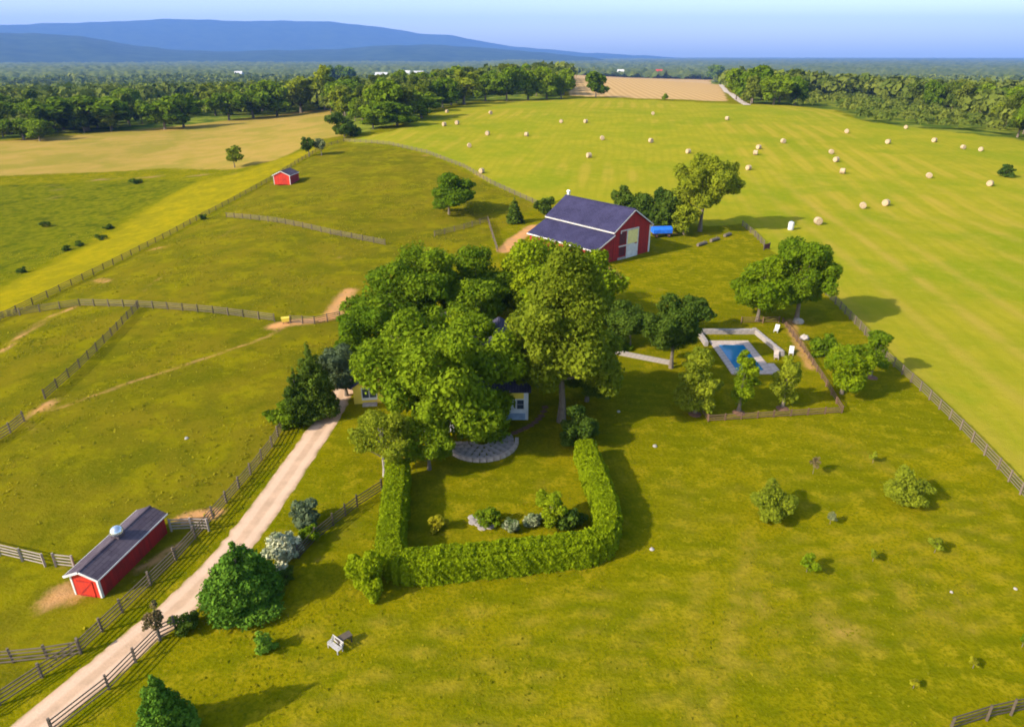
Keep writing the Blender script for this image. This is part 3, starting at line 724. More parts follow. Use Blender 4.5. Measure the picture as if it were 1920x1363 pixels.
for x in (-8.4, -4.8): window(x, 69.2, 2.2, .9, 1.4)
window(-6.6, 69.2, 4.7, .8, 1.1)
for x in (-1.2,): window(x, 74.2, 4.55, .8, 1.2)
mb = MB(); mb.box((-9.5, 77.8, 8.9), (.9, .9, 1.9)); mb.box((-9.5, 77.8, 9.9), (1.05, 1.05, .15)); part('chimney', mb, 'grey_stone', hs)

# ---- yellow cottage between the trees
p = at(694, 756)
yc = thing('yellow_cottage', 'small yellow cottage showing through the trees beside the driveway', 'cottage', p, math.radians(8))
part('wall', MB().prism([(-1.95, 0), (1.95, 0), (1.95, 2.3), (0, 3.6), (-1.95, 2.3)], 'y', 0, 4.2), 'yellow_paint', yc)
for s in (-1, 1):
    part('roof_slope', slab(MB(), (0, 3.72), (s * 2.25, 2.22), -.3, 4.5, .1), 'yellow_paint' if s > 0 else 'house_roof', yc)
f_ = part('window', MB().box((0, -.03, 1.35), (1.9, .08, 1.7)), 'white_paint', yc)
for x in (-.45, .45): part('pane', MB().box((x, -.08, 1.45), (.78, .03, 1.2)), 'window_glass', f_)
part('step', MB().box((0, -.5, .1), (1.8, .8, .2)), 'grey_stone', yc)

# ---- far farm buildings
def far_house(name, label, cat, px, py, wpx, wall, roof, ratio=.5):
    p = at(px, py); sc = pscale(p); w_ = wpx / sc; h_ = w_ * .42
    t_ = thing(name, label, cat, p, random.Random(px).uniform(-.3, .3), 'far farm buildings')
    part('wall', MB().prism([(0, 0), (w_ * .6, 0), (w_ * .6, h_), (w_ * .3, h_ * 1.75), (0, h_)], 'x', -w_ / 2, w_ / 2), wall, t_)
    for a, b in ((w_ * .3, -w_ * .04), (w_ * .3, w_ * .64)):
        mb = MB(); q = [Vector((a, h_ * 1.8)), Vector((b, h_ * .93))]; mb.prism([q[0], q[1], q[1] + Vector((0, h_ * .08)), q[0] + Vector((0, h_ * .08))], 'x', -w_ * .53, w_ * .53); part('roof', mb, roof, t_)
    for k in (-.3, 0, .3): part('window', MB().box((k * w_, -.04, h_ * .55), (w_ * .1, .1, h_ * .4)), 'window_glass', t_)
simple('tin_roof', (0.55, 0.54, 0.52), None, .2, .5)
simple('far_red', (0.5, 0.05, 0.03), None, .2)
far_house('farm_building', 'white building in the woods, left one of the pale far cluster', 'building', 715, 155, 22, 'white_paint', 'tin_roof')
far_house('farm_building', 'white building in the woods, middle one of the pale far cluster', 'building', 758, 150, 20, 'white_paint', 'tin_roof')
far_house('farm_building', 'grey white building in the woods, right one of the pale far cluster', 'building', 785, 149, 18, 'white_paint', 'tin_roof')
far_house('farm_building', 'tiny red barn at the top of the tan stubble field', 'barn', 1236, 141, 12, 'far_red', 'far_red')
far_house('farm_building', 'tiny pale building beside the tan stubble field top', 'building', 1163, 141, 12, 'limestone', 'tin_roof')
far_house('farm_building', 'lone pale house in the wood far left of the white cluster', 'building', 447, 146, 14, 'white_paint', 'tin_roof')

# ================================================================== FENCES
POST = MB().box((0, 0, .68), (.15, .15, 1.46)); RAIL = MB().box((0, 0, 0), (1, .04, .105))
FM = {}
def fence(label, pxs, mat='fence_wood', bay=2.6, rails=4, top=1.25, world_pts=None, hs_=1.0, name='board_fence', cat='fence'):
    if mat not in FM: FM[mat] = (POST.mesh('post', mat), RAIL.mesh('rail', mat))
    pm, rm = FM[mat]
    P = world_pts or [at(*p) for p in pxs]
    rng = random.Random(len(label) + int(P[0].x * 7))
    pts = []
    for a, b in zip(P[:-1], P[1:]):
        n = max(1, round((Vector((a.x, a.y)) - Vector((b.x, b.y))).length / bay))
        for k in range(n): pts.append(a.lerp(b, k / n))
    pts.append(P[-1])
    pts = [Vector((q.x, q.y, hz(q.x, q.y))) for q in pts]
    root = thing(name, label, cat, pts[0], 0, 'farm fences'); o0 = pts[0]
    for q in pts:
        o = put('post', pm, root, q - o0); o.rotation_euler = (rng.gauss(0, .02), rng.gauss(0, .02), rng.uniform(0, 1)); o.scale = (1, 1, hs_ * top / 1.25)
    for a, b in zip(pts[:-1], pts[1:]):
        d_ = b - a; L = d_.length; R = Matrix.Rotation(math.atan2(d_.y, d_.x), 4, 'Z') @ Matrix.Rotation(-math.asin(d_.z / L), 4, 'Y')
        nrm = Vector((-d_.y, d_.x, 0)).normalized() * .09
        for k in range(rails):
            z = hs_ * (0.22 + (top - .26) * k / max(rails - 1, 1)) + rng.gauss(0, .012)
            o = put('rail', rm, root)
            o.matrix_local = Matrix.Translation((a + b) / 2 - o0 + Vector((0, 0, z)) + nrm) @ R @ Matrix.Diagonal((L + .06, 1, 1, 1))
    return root
fence('board fence along the left side of the gravel driveway', [(532, 800), (510, 838), (470, 890), (400, 972), (330, 1050), (230, 1148), (152, 1222), (0, 1322), (-60, 1362)])
fence('board fence along the right side of the driveway, bottom left of the photo', [(330, 1180), (300, 1195), (205, 1292), (100, 1375)])
fence('short fence joining the driveway fence, below the domed shed', [(152, 1225), (90, 1235), (-40, 1248)], 'fence_wood', rails=4)
fence('pale fence running from the left photo edge to a gap beside the domed shed', [(-60, 1028), (0, 1042), (85, 1062)], 'pale_fence_wood')
fence('very short pale fence piece touching the front of the domed shed', [(105, 1062), (140, 1066)], 'pale_fence_wood', bay=1.5)
fence('short pale fence between the back of the domed shed and the driveway fence', [(322, 996), (360, 994), (392, 995)], 'pale_fence_wood', bay=1.6)
fence('fence across the pasture to the orange dirt gap by the trees', [(-60, 610), (0, 598), (75, 585), (150, 574), (260, 577), (400, 588), (515, 603)], bay=3)
fence('short fence between the orange dirt gap and the trees', [(545, 606), (590, 608), (638, 598)], bay=2.6)
fence('dark fence running downhill from the pasture cross fence to the dirt path', [(258, 580), (210, 630), (150, 690), (85, 748)], 'dark_fence_wood', bay=2.8)
fence('fence end beside the dirt path at the left photo edge', [(46, 790), (20, 812), (-40, 850)], bay=2.4)
fence('long fence on the ridge from the left photo edge past the small red shed', [(-80, 640), (0, 602), (90, 558), (230, 488), (380, 408), (500, 343), (560, 305), (610, 276), (645, 266)], 'dark_fence_wood', bay=4)
fence('curving fence across the upper pasture to the big trees', [(425, 408), (520, 418), (620, 440), (722, 460)], bay=3.5)
fence('curved fence along the hay field down to the barn', [(645, 266), (730, 272), (800, 288), (870, 315), (920, 345), (965, 366), (1010, 386)], bay=3.5)
fence('short fence behind the big trees left of the barn', [(815, 444), (870, 430), (915, 416)], bay=3)
fence('short fence running towards the camera left of the barn', [(915, 416), (922, 440), (932, 472)], bay=3)
fence('short fence from the barn trees down to the maroon gate box', [(1392, 424), (1415, 444), (1432, 462)], bay=3)
fence('long grey fence along the right hay field edge', [(1540, 545), (1575, 580), (1612, 618), (1660, 674), (1725, 733), (1800, 806), (1870, 880), (1960, 980)], bay=2.6)
fence('dark fence in the bottom right corner of the photo', [(1780, 1372), (1850, 1350), (1940, 1330)], 'dark_fence_wood', bay=2.4)
fence('dark fence slanting from the hedge to the white flowering shrub', [(716, 920), (670, 950), (625, 985), (592, 1012), (560, 1046)], 'dark_fence_wood', bay=2.2)
fence('brown fence around the lawn of the swimming pool', [(1467, 606), (1500, 650), (1540, 710), (1578, 774), (1450, 782), (1328, 790), (1310, 758)], 'brown_fence_wood', bay=2.2, rails=3, top=.85)
fence('low brown fence piece behind the pool under the bright tree', [(1390, 606), (1430, 606), (1460, 605)], 'brown_fence_wood', bay=2.4, rails=3, top=1.0)
# gate box at the end of the barn fence
g = thing('gate_box', 'dark maroon box gate standing at the end of the short fence', 'gate', at(1437, 468), .6)
part('panel', MB().box((0, 0, .75), (1.7, .12, 1.1)), 'maroon_metal', g)
for x in (-.95, .95): part('post', MB().box((x, 0, .75), (.18, .18, 1.5)), 'dark_fence_wood', g)

# ================================================================== POOL
px0, px1, py0, py1 = 31.2, 35.0, 86.1, 95.2
t = NT('pool_water'); n = t.noise(t.pos(), 1.6, 3, .5)
t.out((0.012, 0.24, 0.46), 0.08, 0.4); t.bump(n, .12, .05)
t.bsdf.inputs['Transmission Weight'].default_value = 0.35
pool = thing('swimming_pool', 'blue rectangular swimming pool edged with pale stone', 'pool', (0, 0, .03))
part('basin', MB().box(((px0 + px1) / 2, (py0 + py1) / 2, .01), (px1 - px0, py1 - py0, .02)), 'pool_plaster', pool)
part('water', MB().box(((px0 + px1) / 2, (py0 + py1) / 2, .06), (px1 - px0, py1 - py0, .06)), 'pool_water', pool)
SL = {}
def slabs(parent, x0, x1, y0, y1, nx_, ny_, z, h, mat, name='slab', seed=0):
    rng = random.Random(seed); key = (round((x1 - x0) / nx_, 2), round((y1 - y0) / ny_, 2), h, mat)
    if key not in SL: SL[key] = MB().box((0, 0, 0), (key[0] - .03, key[1] - .03, h)).mesh(name, mat)
    for i in range(nx_):
        for j in range(ny_):
            put(name, SL[key], parent, (x0 + (i + .5) * key[0], y0 + (j + .5) * key[1], z + rng.uniform(-.006, .006)))
slabs(pool, 30.2, px0, 84.9, 96.9, 1, 12, .06, .14, 'limestone', 'coping_stone', 1)
slabs(pool, px1, 36.2, 84.9, 96.9, 1, 12, .06, .14, 'limestone', 'coping_stone', 2)
slabs(pool, px0, px1, 84.9, py0, 4, 1, .06, .14, 'limestone', 'coping_stone', 3)
slabs(pool, px0, px1, py1, 96.9, 4, 1, .06, .14, 'limestone', 'coping_stone', 4)
slabs(pool, 36.2, 37.2, 84.9, 88.4, 1, 3, .055, .13, 'limestone', 'coping_stone', 5)
ST = MB().box((0, 0, 0), (.92, .62, .36)).mesh('stone', 'grey_stone'); ST2 = MB().box((0, 0, 0), (.55, .92, .36)).mesh('stone', 'grey_stone')
wl1 = thing('pool_wall', 'low stone wall across the far end of the pool', 'wall', (29.6, 100.1, 0))
for k in range(9):
    for j in range(2): put('stone', ST, wl1, (.45 + k * .95 + (.2 if j % 2 else 0), random.Random(k * 3 + j).uniform(-.03, .03), .19 + j * .37))
wl2 = thing('pool_wall', 'low pale stone wall along the right side of the pool terrace', 'wall', (38.3, 100.6, 0), math.radians(7))
for k in range(10):
    for j in range(2): put('stone', ST2, wl2, (random.Random(k * 5 + j).uniform(-.03, .03), -.5 - k * .95 + (.2 if j % 2 else 0), .19 + j * .37))
wl3 = thing('pool_wall', 'low stone wall along the left side of the pool terrace', 'wall', (29.3, 99.6, 0))
for k in range(5):
    for j in range(2): put('stone', ST2, wl3, (random.Random(k * 7 + j).uniform(-.03, .03), -.4 - k * .95, .19 + j * .37))
def lounger(label, px, py, rz_, mat):
    l_ = thing('deck_chair', label, 'chair', at(px, py), rz_, 'chairs by the pool')
    part('seat', MB().box((0, 0, .36), (.65, 1.15, .08)), mat, l_)
    part('backrest', MB().box((0, .78, .62), (.65, .75, .07), Matrix.Rotation(.75, 3, 'X')), mat, l_)
    for x in (-.27, .27):
        for y in (-.5, .5): part('leg', MB().box((x, y, .16), (.06, .06, .33)), mat, l_)
lounger('pale wooden deck chair right of the pool', 1455, 672, -.3, 'limestone')
lounger('white deck chair on the lawn near the brown pool fence top', 1455, 622, -.5, 'white_paint')
lounger('white deck chair on the lawn halfway along the pool fence', 1483, 664, -.4, 'white_paint')
def rock(label, px, py, s, mat='pale_rock', name='rock', cat='rock', h=.7):
    rng = np.random.default_rng(int(px * 3 + py)); p = at(px, py); mb = MB()
    prof = [(0.75, 0), (1.0, .25), (.92, .55), (.6, .85), (.15, 1.0)]
    mb.lathe([(r * s, z * s * h * 1.6) for r, z in prof], 9, (0, 0, -.05))
    mb.v = [tuple(np.array(q) * (1 + rng.normal(0, .09))) for q in mb.v]
    o = put(name, mb.mesh(name, mat), None, p); o.rotation_euler = (0, 0, rng.uniform(0, 3)); return tag(o, label, cat)
rock('pale boulder behind the big bright trees, upper right of the pool', 1496, 606, .9)
rock('grey boulder on the dirt outside the pool fence', 1508, 636, .7, 'grey_stone')
rock('small pale stone on the shaded lawn right of the house', 1160, 772, .22)
rock('small pale stone on the sunlit lawn right of the hedge', 1228, 837, .25)
rock('small white stone at the tip of the right hedge shadow', 1222, 1030, .22)
rock('white salt block lying in the left pasture', 350, 822, .22, 'salt_block', 'salt_block', 'salt block')
rock('small white stone in the right lawn, near the photo edge', 1904, 1104, .15)
rock('small pale stone below the lower right saplings', 1784, 1110, .14)
rock('pale round stone at the corner of the right hay field fence', 1516, 522, .5)

# ---- garden wall right of the house, patio, stone circle
gw = thing('garden_wall', 'low stone wall crossing the lawn between the house trees and pool trees', 'wall', (0, 0, 0))
a, b = at(1135, 660), at(1258, 684); n_ = 16
WS = MB().box((0, 0, 0), ((b - a).length / n_ - .02, .42, .3)).mesh('stone', 'pale_fence_wood'); WS.materials[0] = MATS['grey_stone']
for k in range(n_):
    for j in range(2):
        o = put('stone', WS, gw, a.lerp(b, (k + .5 + (.12 if j else -.12)) / n_) + Vector((0, 0, .15 + .305 * j))); o.rotation_euler = (0, 0, math.atan2(b.y - a.y, b.x - a.x) + random.Random(k + j * 50).gauss(0, .03))
pt = thing('patio', 'curved grey stone patio at the front of the farmhouse', 'patio', (0, 0, 0))
pc = Vector((-3.4, 67.0)); PS = None
for r, n_ in ((3.3, 15), (2.6, 12), (1.9, 9), (1.1, 6)):
    me = MB().box((0, 0, 0), (.66, 2 * math.pi * r / 2 / n_ * 1.0 - .05, .16)).mesh('paving_stone', 'grey_stone')
    for k in range(n_):
        a_ = -math.pi + math.pi * 1.15 * (k + .5) / n_ ; rr = r * 1.0
        o = put('paving_stone', me, pt, (pc.x + rr * math.cos(a_), pc.y + rr * 1.05 * math.sin(a_), .06 + random.Random(k).uniform(-.01, .01))); o.rotation_euler = (0, 0, a_)
rim = thing('patio_edge', 'raised pale stone edge curving along the front of the patio', 'wall', (0, 0, 0))
me = MB().box((0, 0, 0), (.4, .68, .42)).mesh('edge_stone', 'limestone')
for k in range(15):
    a_ = math.radians(-150) + math.radians(150) * k / 14
    o = put('edge_stone', me, rim, (pc.x + 3.95 * math.cos(a_), pc.y + 4.1 * math.sin(a_), .2)); o.rotation_euler = (0, 0, a_)
walk = thing('garden_path', 'narrow brown stepping path curving from the patio past the porch', 'path', (0, 0, 0))
PW = resample([tuple(at(*q)) for q in [(938, 826), (965, 812), (995, 798), (1015, 780), (1022, 764)]], .8)
me = MB().box((0, 0, 0), (.7, .6, .1)).mesh('stepping_stone', 'mulch')
for k, q in enumerate(PW):
    o = put('stepping_stone', me, walk, (q.x, q.y, hz(q.x, q.y) + .04)); o.rotation_euler = (0, 0, .5 + .2 * math.sin(k * 2.3))
sc_ = thing('stone_bed', 'grey stepping stones set in the hedged garden lawn', 'paving', at(895, 978))
me = MB().lathe([(.42, 0), (.46, .05), (.40, .09)], 8).mesh('stepping_stone', 'grey_stone')
for k, (x, y) in enumerate([(-.5, .6), (0, .35), (-.4, -.1), (.15, -.35), (.75, -.5), (.45, .1), (1.2, -.75), (.5, -.95)]):
    o = put('stepping_stone', me, sc_, (x, y, .0)); o.rotation_euler = (0, 0, k * 1.1)

# ================================================================== HEDGES
def hedge(label, pxs, width, height, seed):
    rng = np.random.default_rng(seed); P = [Vector(tuple(at(*p))[:2]) for p in pxs]
    R = [Vector((q.x, q.y)) for q in resample([(p.x, p.y, 0) for p in P], .5)]
    L = sum((b - a).length for a, b in zip(R[:-1], R[1:]))
    t_ = thing('hedge', label, 'hedge', (R[0].x, R[0].y, 0), 0, 'clipped garden hedges')
    # core inside the foliage, leaf-coloured to brighten the dark gaps
    V = []; K = 8
    for i, p in enumerate(R):
        d_ = (R[min(i + 1, len(R) - 1)] - R[max(i - 1, 0)]).normalized(); s = Vector((d_.y, -d_.x))
        for u, z in ((-.38, 0), (-.40, .6), (-.32, .74), (-.18, .82), (.18, .82), (.32, .74), (.40, .6), (.38, 0)):
            q = p + s * u * width - R[0]; V.append((q.x, q.y, z * height))
    i0 = (np.arange(len(R) - 1)[:, None] * K + np.arange(K - 1)[None, :]).ravel()
    put('branches', quads_mesh('branches', np.array(V), 'leaf_hedge', np.zeros(len(V)), np.stack([i0, i0 + 1, i0 + K + 1, i0 + K], 1)), t_)
    n = int(L * (width + 2 * height) * 220)
    s_ = rng.uniform(0, len(R) - 1, n); i_ = s_.astype(int).clip(0, len(R) - 2); f_ = s_ - i_
    RA = np.array([tuple(q) for q in R]); p = RA[i_] * (1 - f_[:, None]) + RA[i_ + 1] * f_[:, None]
    d_ = norm(RA[i_ + 1] - RA[i_]); s = np.stack([d_[:, 1], -d_[:, 0]], 1)
    per = rng.uniform(0, 2 * height + width, n)
    u = np.where(per < height, -.5, np.where(per > height + width, .5, (per - height) / width - .5))
    z = np.where(per < height, per, np.where(per > height + width, 2 * height + width - per, height))
    # rounded shoulders and slow swells along the run
    sh = np.clip((z / height - .72) / .28, 0, 1); u = u * (1 - .34 * sh ** 2 * (np.abs(u) > .3)); z = z - height * .16 * (np.abs(u) * 2) ** 4 * (z > .9 * height)
    arc = s_ * .5
    sw = .055 * np.sin(arc * 1.1 + seed) + .06 * np.sin(arc * 2.7 + u * 4) + .05 * np.sin(arc * 5.3 + z * 3) + .05 * np.sin(arc * 9.7 + z * 6 + u * 7)
    N = np.stack([s[:, 0] * np.sign(u) * (np.abs(u) > .36), s[:, 1] * np.sign(u) * (np.abs(u) > .36), (z > .8 * height) * 1.0 + .15], 1); N = norm(N)
    Q = np.stack([p[:, 0] - R[0].x + s[:, 0] * u * width, p[:, 1] - R[0].y + s[:, 1] * u * width, np.maximum(z, .05)], 1) + N * (sw + rng.normal(0, .05, n))[:, None]
    # leafy ends
    m = int(width * height * 300)
    for e, (pe, de) in enumerate(((R[0], (R[0] - R[1]).normalized()), (R[-1], (R[-1] - R[-2]).normalized()))):
        uu = rng.uniform(-.5, .5, m); zz = rng.uniform(0, 1, m) * height * (1 - .12 * (np.abs(uu) * 2) ** 3); bul = .25 * np.cos(uu * 2.6)
        q = np.stack([pe.x - R[0].x + de.y * uu * width + de.x * bul, pe.y - R[0].y - de.x * uu * width + de.y * bul, zz], 1)
        Q = np.vstack([Q, q]); N = np.vstack([N, np.tile([de.x, de.y, .2], (m, 1))])
    NN = norm(N + rng.normal(size=N.shape) * .5)
    put('foliage', quads_mesh('foliage', leaf_quads(rng, Q, NN, .145), 'leaf_hedge', rng.uniform(0, .8, len(Q))), t_)
HH = 2.5
hedge('tall clipped U-shaped hedge enclosing the garden in front of the farmhouse', [(748, 900), (744, 950), (738, 1005), (735, 1045), (742, 1074), (775, 1082), (860, 1074), (960, 1064), (1060, 1052), (1110, 1044), (1136, 1022), (1136, 985), (1124, 940), (1110, 900), (1096, 862)], 2.3, HH, 2)

# ================================================================== PLANTS
G1, G2, G3, G4 = 'trees around the farmhouse', 'trees around the pool', 'shrubs of the garden', 'young orchard trees'
T = 'tree'
big = grow('shade_tree', 'big green tree in front of the farmhouse, hiding most of it', T, 848, 824, 568, 256, 'broad', 'leaf_green', 1, tf=.04, nl=24, nmax=46000, group=G1, irr=.3)
big.location.x -= 0.9
grow('shade_tree', 'tallest tree with bare pale trunk right of the farmhouse', T, 1052, 790, 478, 232, 'broad', 'leaf_olive', 2, 'bark', tf=.20, nl=24, nmax=46000, group=G1, irr=.32, lean=-.02, r0=.45)
grow('shade_tree', 'bright spreading tree behind the farmhouse, below the barn', T, 1065, 630, 458, 180, 'broad', 'leaf_bright', 3, tf=.12, nl=22, nmax=28000, group=G1)
grow('shade_tree', 'round dark green tree at the back left of the house cluster', T, 742, 648, 482, 222, 'broad', 'leaf_green', 4, tf=.08, nl=22, nmax=28000, group=G1)
grow('shade_tree', 'tall narrow tree with pointed top behind the house cluster', T, 785, 612, 422, 150, 'broad', 'leaf_green', 5, tf=.12, nl=20, nmax=25000, group=G1, irr=.4)
grow('shade_tree', 'green tree behind the farmhouse, left of the barn lean-to', T, 900, 590, 472, 180, 'broad', 'leaf_green', 6, tf=.10, nl=18, nmax=25000, group=G1)
grow('shade_tree', 'green tree right behind the farmhouse roof, under the barn', T, 1005, 600, 448, 170, 'broad', 'leaf_bright', 70, tf=.06, nl=18, nmax=23000, group=G1)
grow('shade_tree', 'low green tree filling the gap behind the farmhouse roof', T, 890, 642, 530, 160, 'broad', 'leaf_green', 71, tf=.06, nl=16, nmax=18000, group=G1)
grow('shade_tree', 'small bright tree left behind the farmhouse roof', T, 860, 700, 560, 120, 'broad', 'leaf_bright', 12, tf=.1, nl=14, nmax=17000, group=G1)
grow('shade_tree', 'mid green tree filling the left edge of the house cluster', T, 700, 700, 560, 130, 'broad', 'leaf_green', 72, tf=.02, nl=14, nmax=14000, group=G1)
grow('silver_tree', 'grey blue foliage tree beside the top of the driveway', T, 650, 742, 632, 100, 'broad', 'leaf_bluish', 7, tf=.10, nl=16, nmax=23000, group=G1)
grow('olive_tree', 'thin olive coloured tree with bare trunk at the hedge corner', T, 722, 892, 765, 130, 'broad', 'leaf_olive', 8, 'pale_bark', tf=.28, nl=18, dens=1.1, nmax=17000, group=G1, irr=.4, limbs=12)
grow('shade_tree', 'low dark tree between the olive tree and the patio', T, 805, 880, 770, 110, 'broad', 'leaf_green', 9, tf=.06, nl=14, nmax=15000, group=G1)
grow('cedar_tree', 'dark pointed cedar beside the top of the driveway', T, 592, 778, 640, 78, 'conifer', 'leaf_dark', 10, group=G1, nmax=17000)
grow('cedar_tree', 'shorter dark cedar left of the pointed cedar by the driveway', T, 562, 790, 690, 55, 'conifer', 'leaf_dark', 11, group=G1, nmax=11000)
grow('round_shrub', 'small round green shrub at the foot of the driveway cedars', 'shrub', 537, 800, 755, 52, 'bush', 'leaf_green', 1, group=G3, nl=9, nmax=4000)
grow('round_shrub', 'dark bluish shrub at the top of the right hedge', 'shrub', 1085, 835, 768, 62, 'bush', 'leaf_dark', 2, group=G3, nl=10, nmax=10000)
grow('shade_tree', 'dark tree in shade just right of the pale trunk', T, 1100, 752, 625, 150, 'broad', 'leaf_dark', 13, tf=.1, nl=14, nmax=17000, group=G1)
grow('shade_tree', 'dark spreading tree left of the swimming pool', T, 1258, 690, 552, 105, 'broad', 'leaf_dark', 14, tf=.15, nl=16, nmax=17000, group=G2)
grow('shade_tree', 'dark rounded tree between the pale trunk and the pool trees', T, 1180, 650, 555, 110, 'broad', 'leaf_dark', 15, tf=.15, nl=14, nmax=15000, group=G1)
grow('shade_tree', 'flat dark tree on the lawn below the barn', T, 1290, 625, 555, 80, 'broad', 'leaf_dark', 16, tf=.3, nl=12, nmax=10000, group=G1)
grow('round_shrub', 'low dark shrub on the lawn above the garden wall', 'shrub', 1160, 652, 628, 50, 'bush', 'leaf_green', 3, group=G3, nl=8, nmax=2500)
grow('young_tree', 'left one of three olive green trees in front of the pool', T, 1303, 775, 650, 92, 'broad', 'leaf_olive', 17, tf=-.04, nl=14, nmax=15000, group=G2)
grow('young_tree', 'middle one of three olive green trees in front of the pool', T, 1385, 772, 648, 64, 'broad', 'leaf_bright', 18, tf=-.04, nl=13, nmax=15000, group=G2)
grow('young_tree', 'right one of three olive green trees in front of the pool', T, 1467, 764, 660, 66, 'broad', 'leaf_olive', 19, tf=-.04, nl=12, nmax=13000, group=G2)
grow('young_tree', 'bright green tree right of the brown pool fence', T, 1578, 738, 632, 96, 'broad', 'leaf_bright', 20, tf=-.04, nl=14, nmax=15000, group=G2)
grow('young_tree', 'round green tree touching the right hay field fence', T, 1632, 706, 615, 66, 'broad', 'leaf_green', 21, tf=.18, nl=12, nmax=13000, group=G2)
grow('round_shrub', 'small green shrub hugging the foot of the round fence tree', 'shrub', 1545, 668, 630, 45, 'bush', 'leaf_green', 4, group=G3, nl=8, nmax=2500)
grow('shade_tree', 'left half of the large bright pair of trees above the pool', T, 1420, 602, 470, 125, 'broad', 'leaf_bright', 22, tf=.10, nl=20, nmax=25000, group=G2)
grow('shade_tree', 'taller right half of the large bright pair of trees above the pool', T, 1492, 604, 432, 122, 'broad', 'leaf_green', 23, tf=.10, nl=20, nmax=28000, group=G2)
grow('shade_tree', 'tall olive tree right behind the barn', T, 1312, 434, 280, 112, 'broad', 'leaf_olive', 24, tf=.22, nl=20, nmax=23000, group=G1, irr=.4)
for i, (x, y, tp, w_) in enumerate([(1165, 418, 345, 62), (1195, 424, 348, 60), (1224, 430, 352, 58), (1252, 434, 358, 58), (1282, 440, 372, 60)]):
    grow('evergreen_tree', ['leftmost', 'second from left', 'third from left', 'fourth from left', 'rightmost'][i] + ' dark evergreen in the row behind the barn', T, x, y, tp, w_, 'broad', 'leaf_olive' if i == 4 else 'leaf_dark', 30 + i, tf=.03, nl=12, nmax=10000, group='evergreens behind the barn')
grow('pasture_tree', 'round bushy tree alone in the upper pasture left of the barn', T, 842, 402, 325, 108, 'broad', 'leaf_green', 40, tf=.10, nl=16, nmax=15000)
grow('small_conifer', 'small dark conifer left of the barn', T, 965, 418, 370, 28, 'conifer', 'leaf_dark', 41, nmax=2500)
grow('round_shrub', 'dark shrub at the far left corner of the barn', 'shrub', 1022, 402, 372, 32, 'bush', 'leaf_dark', 5, nl=8, nmax=2000)
grow('field_tree', 'small olive tree standing in the tan field', T, 440, 314, 274, 40, 'broad', 'leaf_olive', 42, tf=.2, nl=10, nmax=2500)
grow('field_tree', 'left one of two grey green trees on the ridge fence', T, 580, 294, 253, 32, 'broad', 'leaf_dark', 43, tf=.2, nl=10, nmax=2500)
grow('field_tree', 'right one of two grey green trees on the ridge fence', T, 603, 292, 256, 26, 'broad', 'leaf_scrub', 44, tf=.2, nl=10, nmax=2500)
grow('field_tree', 'dark rounded tree where the ridge fence meets the hay field', T, 646, 257, 207, 68, 'broad', 'leaf_dark', 45, tf=.05, nl=14, nmax=4000)
grow('round_shrub', 'dark lone bush in the hay field near the right photo edge', 'shrub', 1885, 332, 308, 34, 'broad', 'leaf_dark', 6, tf=-.08, nl=10, nmax=2500)
grow('round_shrub', 'tiny bush at the edge of the tan stubble field', 'shrub', 1247, 188, 178, 11, 'bush', 'leaf_green', 7, nl=6, nmax=400)
# foreground
grow('spruce_tree', 'large green spruce beside the gravel driveway', T, 458, 1132, 1014, 128, 'conifer', 'leaf_conifer', 46, nmax=28000, leafpx=4.2, dens=2.4)
grow('spruce_tree', 'spruce cut off by the bottom edge of the photo', T, 318, 1385, 1262, 95, 'conifer', 'leaf_conifer', 47, nmax=23000, leafpx=4.2, dens=2.4)
grow('young_tree', 'thin rusty sapling leaning over the edge of the driveway', T, 300, 1200, 1138, 46, 'broad', 'leaf_rust', 48, tf=.25, nl=9, dens=1.0, nmax=1800, irr=.5)
grow('round_shrub', 'dark low shrub between the driveway and the spruce', 'shrub', 350, 1178, 1150, 50, 'bush', 'leaf_dark', 8, group=G3, nl=8, nmax=2500)
grow('round_shrub', 'small conical dark green shrub alone on the front lawn', 'shrub', 502, 1218, 1184, 34, 'bush', 'leaf_conifer', 9, group=G3, nl=8, nmax=2500)
grow('round_shrub', 'dark little shrub at the right foot of the spruce', 'shrub', 535, 1090, 1066, 34, 'bush', 'leaf_dark', 10, group=G3, nl=7, nmax=2000)
grow('round_shrub', 'grey blue shrub between driveway and slanting fence', 'shrub', 572, 988, 944, 50, 'bush', 'leaf_bluish', 11, group=G3, nl=9, nmax=3000)
grow('round_shrub', 'shrub covered in white flowers beside the spruce', 'shrub', 532, 1052, 1006, 66, 'bush', 'flower_leaf', 12, group=G3, nl=10, nmax=3500)
grow('round_shrub', 'small green shrub behind the white flowering shrub', 'shrub', 578, 1016, 990, 36, 'bush', 'leaf_green', 13, group=G3, nl=8, nmax=2200)
grow('round_shrub', 'round bright shrub at the front left hedge corner', 'shrub', 694, 1104, 1040, 74, 'bush', 'leaf_hedge', 14, group=G3, nl=12, nmax=11000)
grow('round_shrub', 'yellow round topiary inside the hedged garden', 'shrub', 823, 992, 962, 32, 'bush', 'leaf_yellow', 15, group=G3, nl=7, nmax=2500)
grow('round_shrub', 'low green mound right of the stepping stones', 'shrub', 918, 982, 955, 40, 'bush', 'leaf_green', 16, group=G3, nl=8, nmax=2500)
grow('round_shrub', 'white blossoming clump, left one in the hedged garden', 'shrub', 962, 994, 972, 28, 'bush', 'flower_leaf', 17, group=G3, nl=7, nmax=1500)
grow('round_shrub', 'white blossoming clump, right one in the hedged garden', 'shrub', 1000, 986, 964, 36, 'bush', 'flower_leaf', 18, group=G3, nl=7, nmax=1800)
grow('young_tree', 'small bright tree in the hedged garden', T, 1032, 985, 918, 62, 'broad', 'leaf_bright', 49, tf=.08, nl=12, nmax=10000, group=G3)
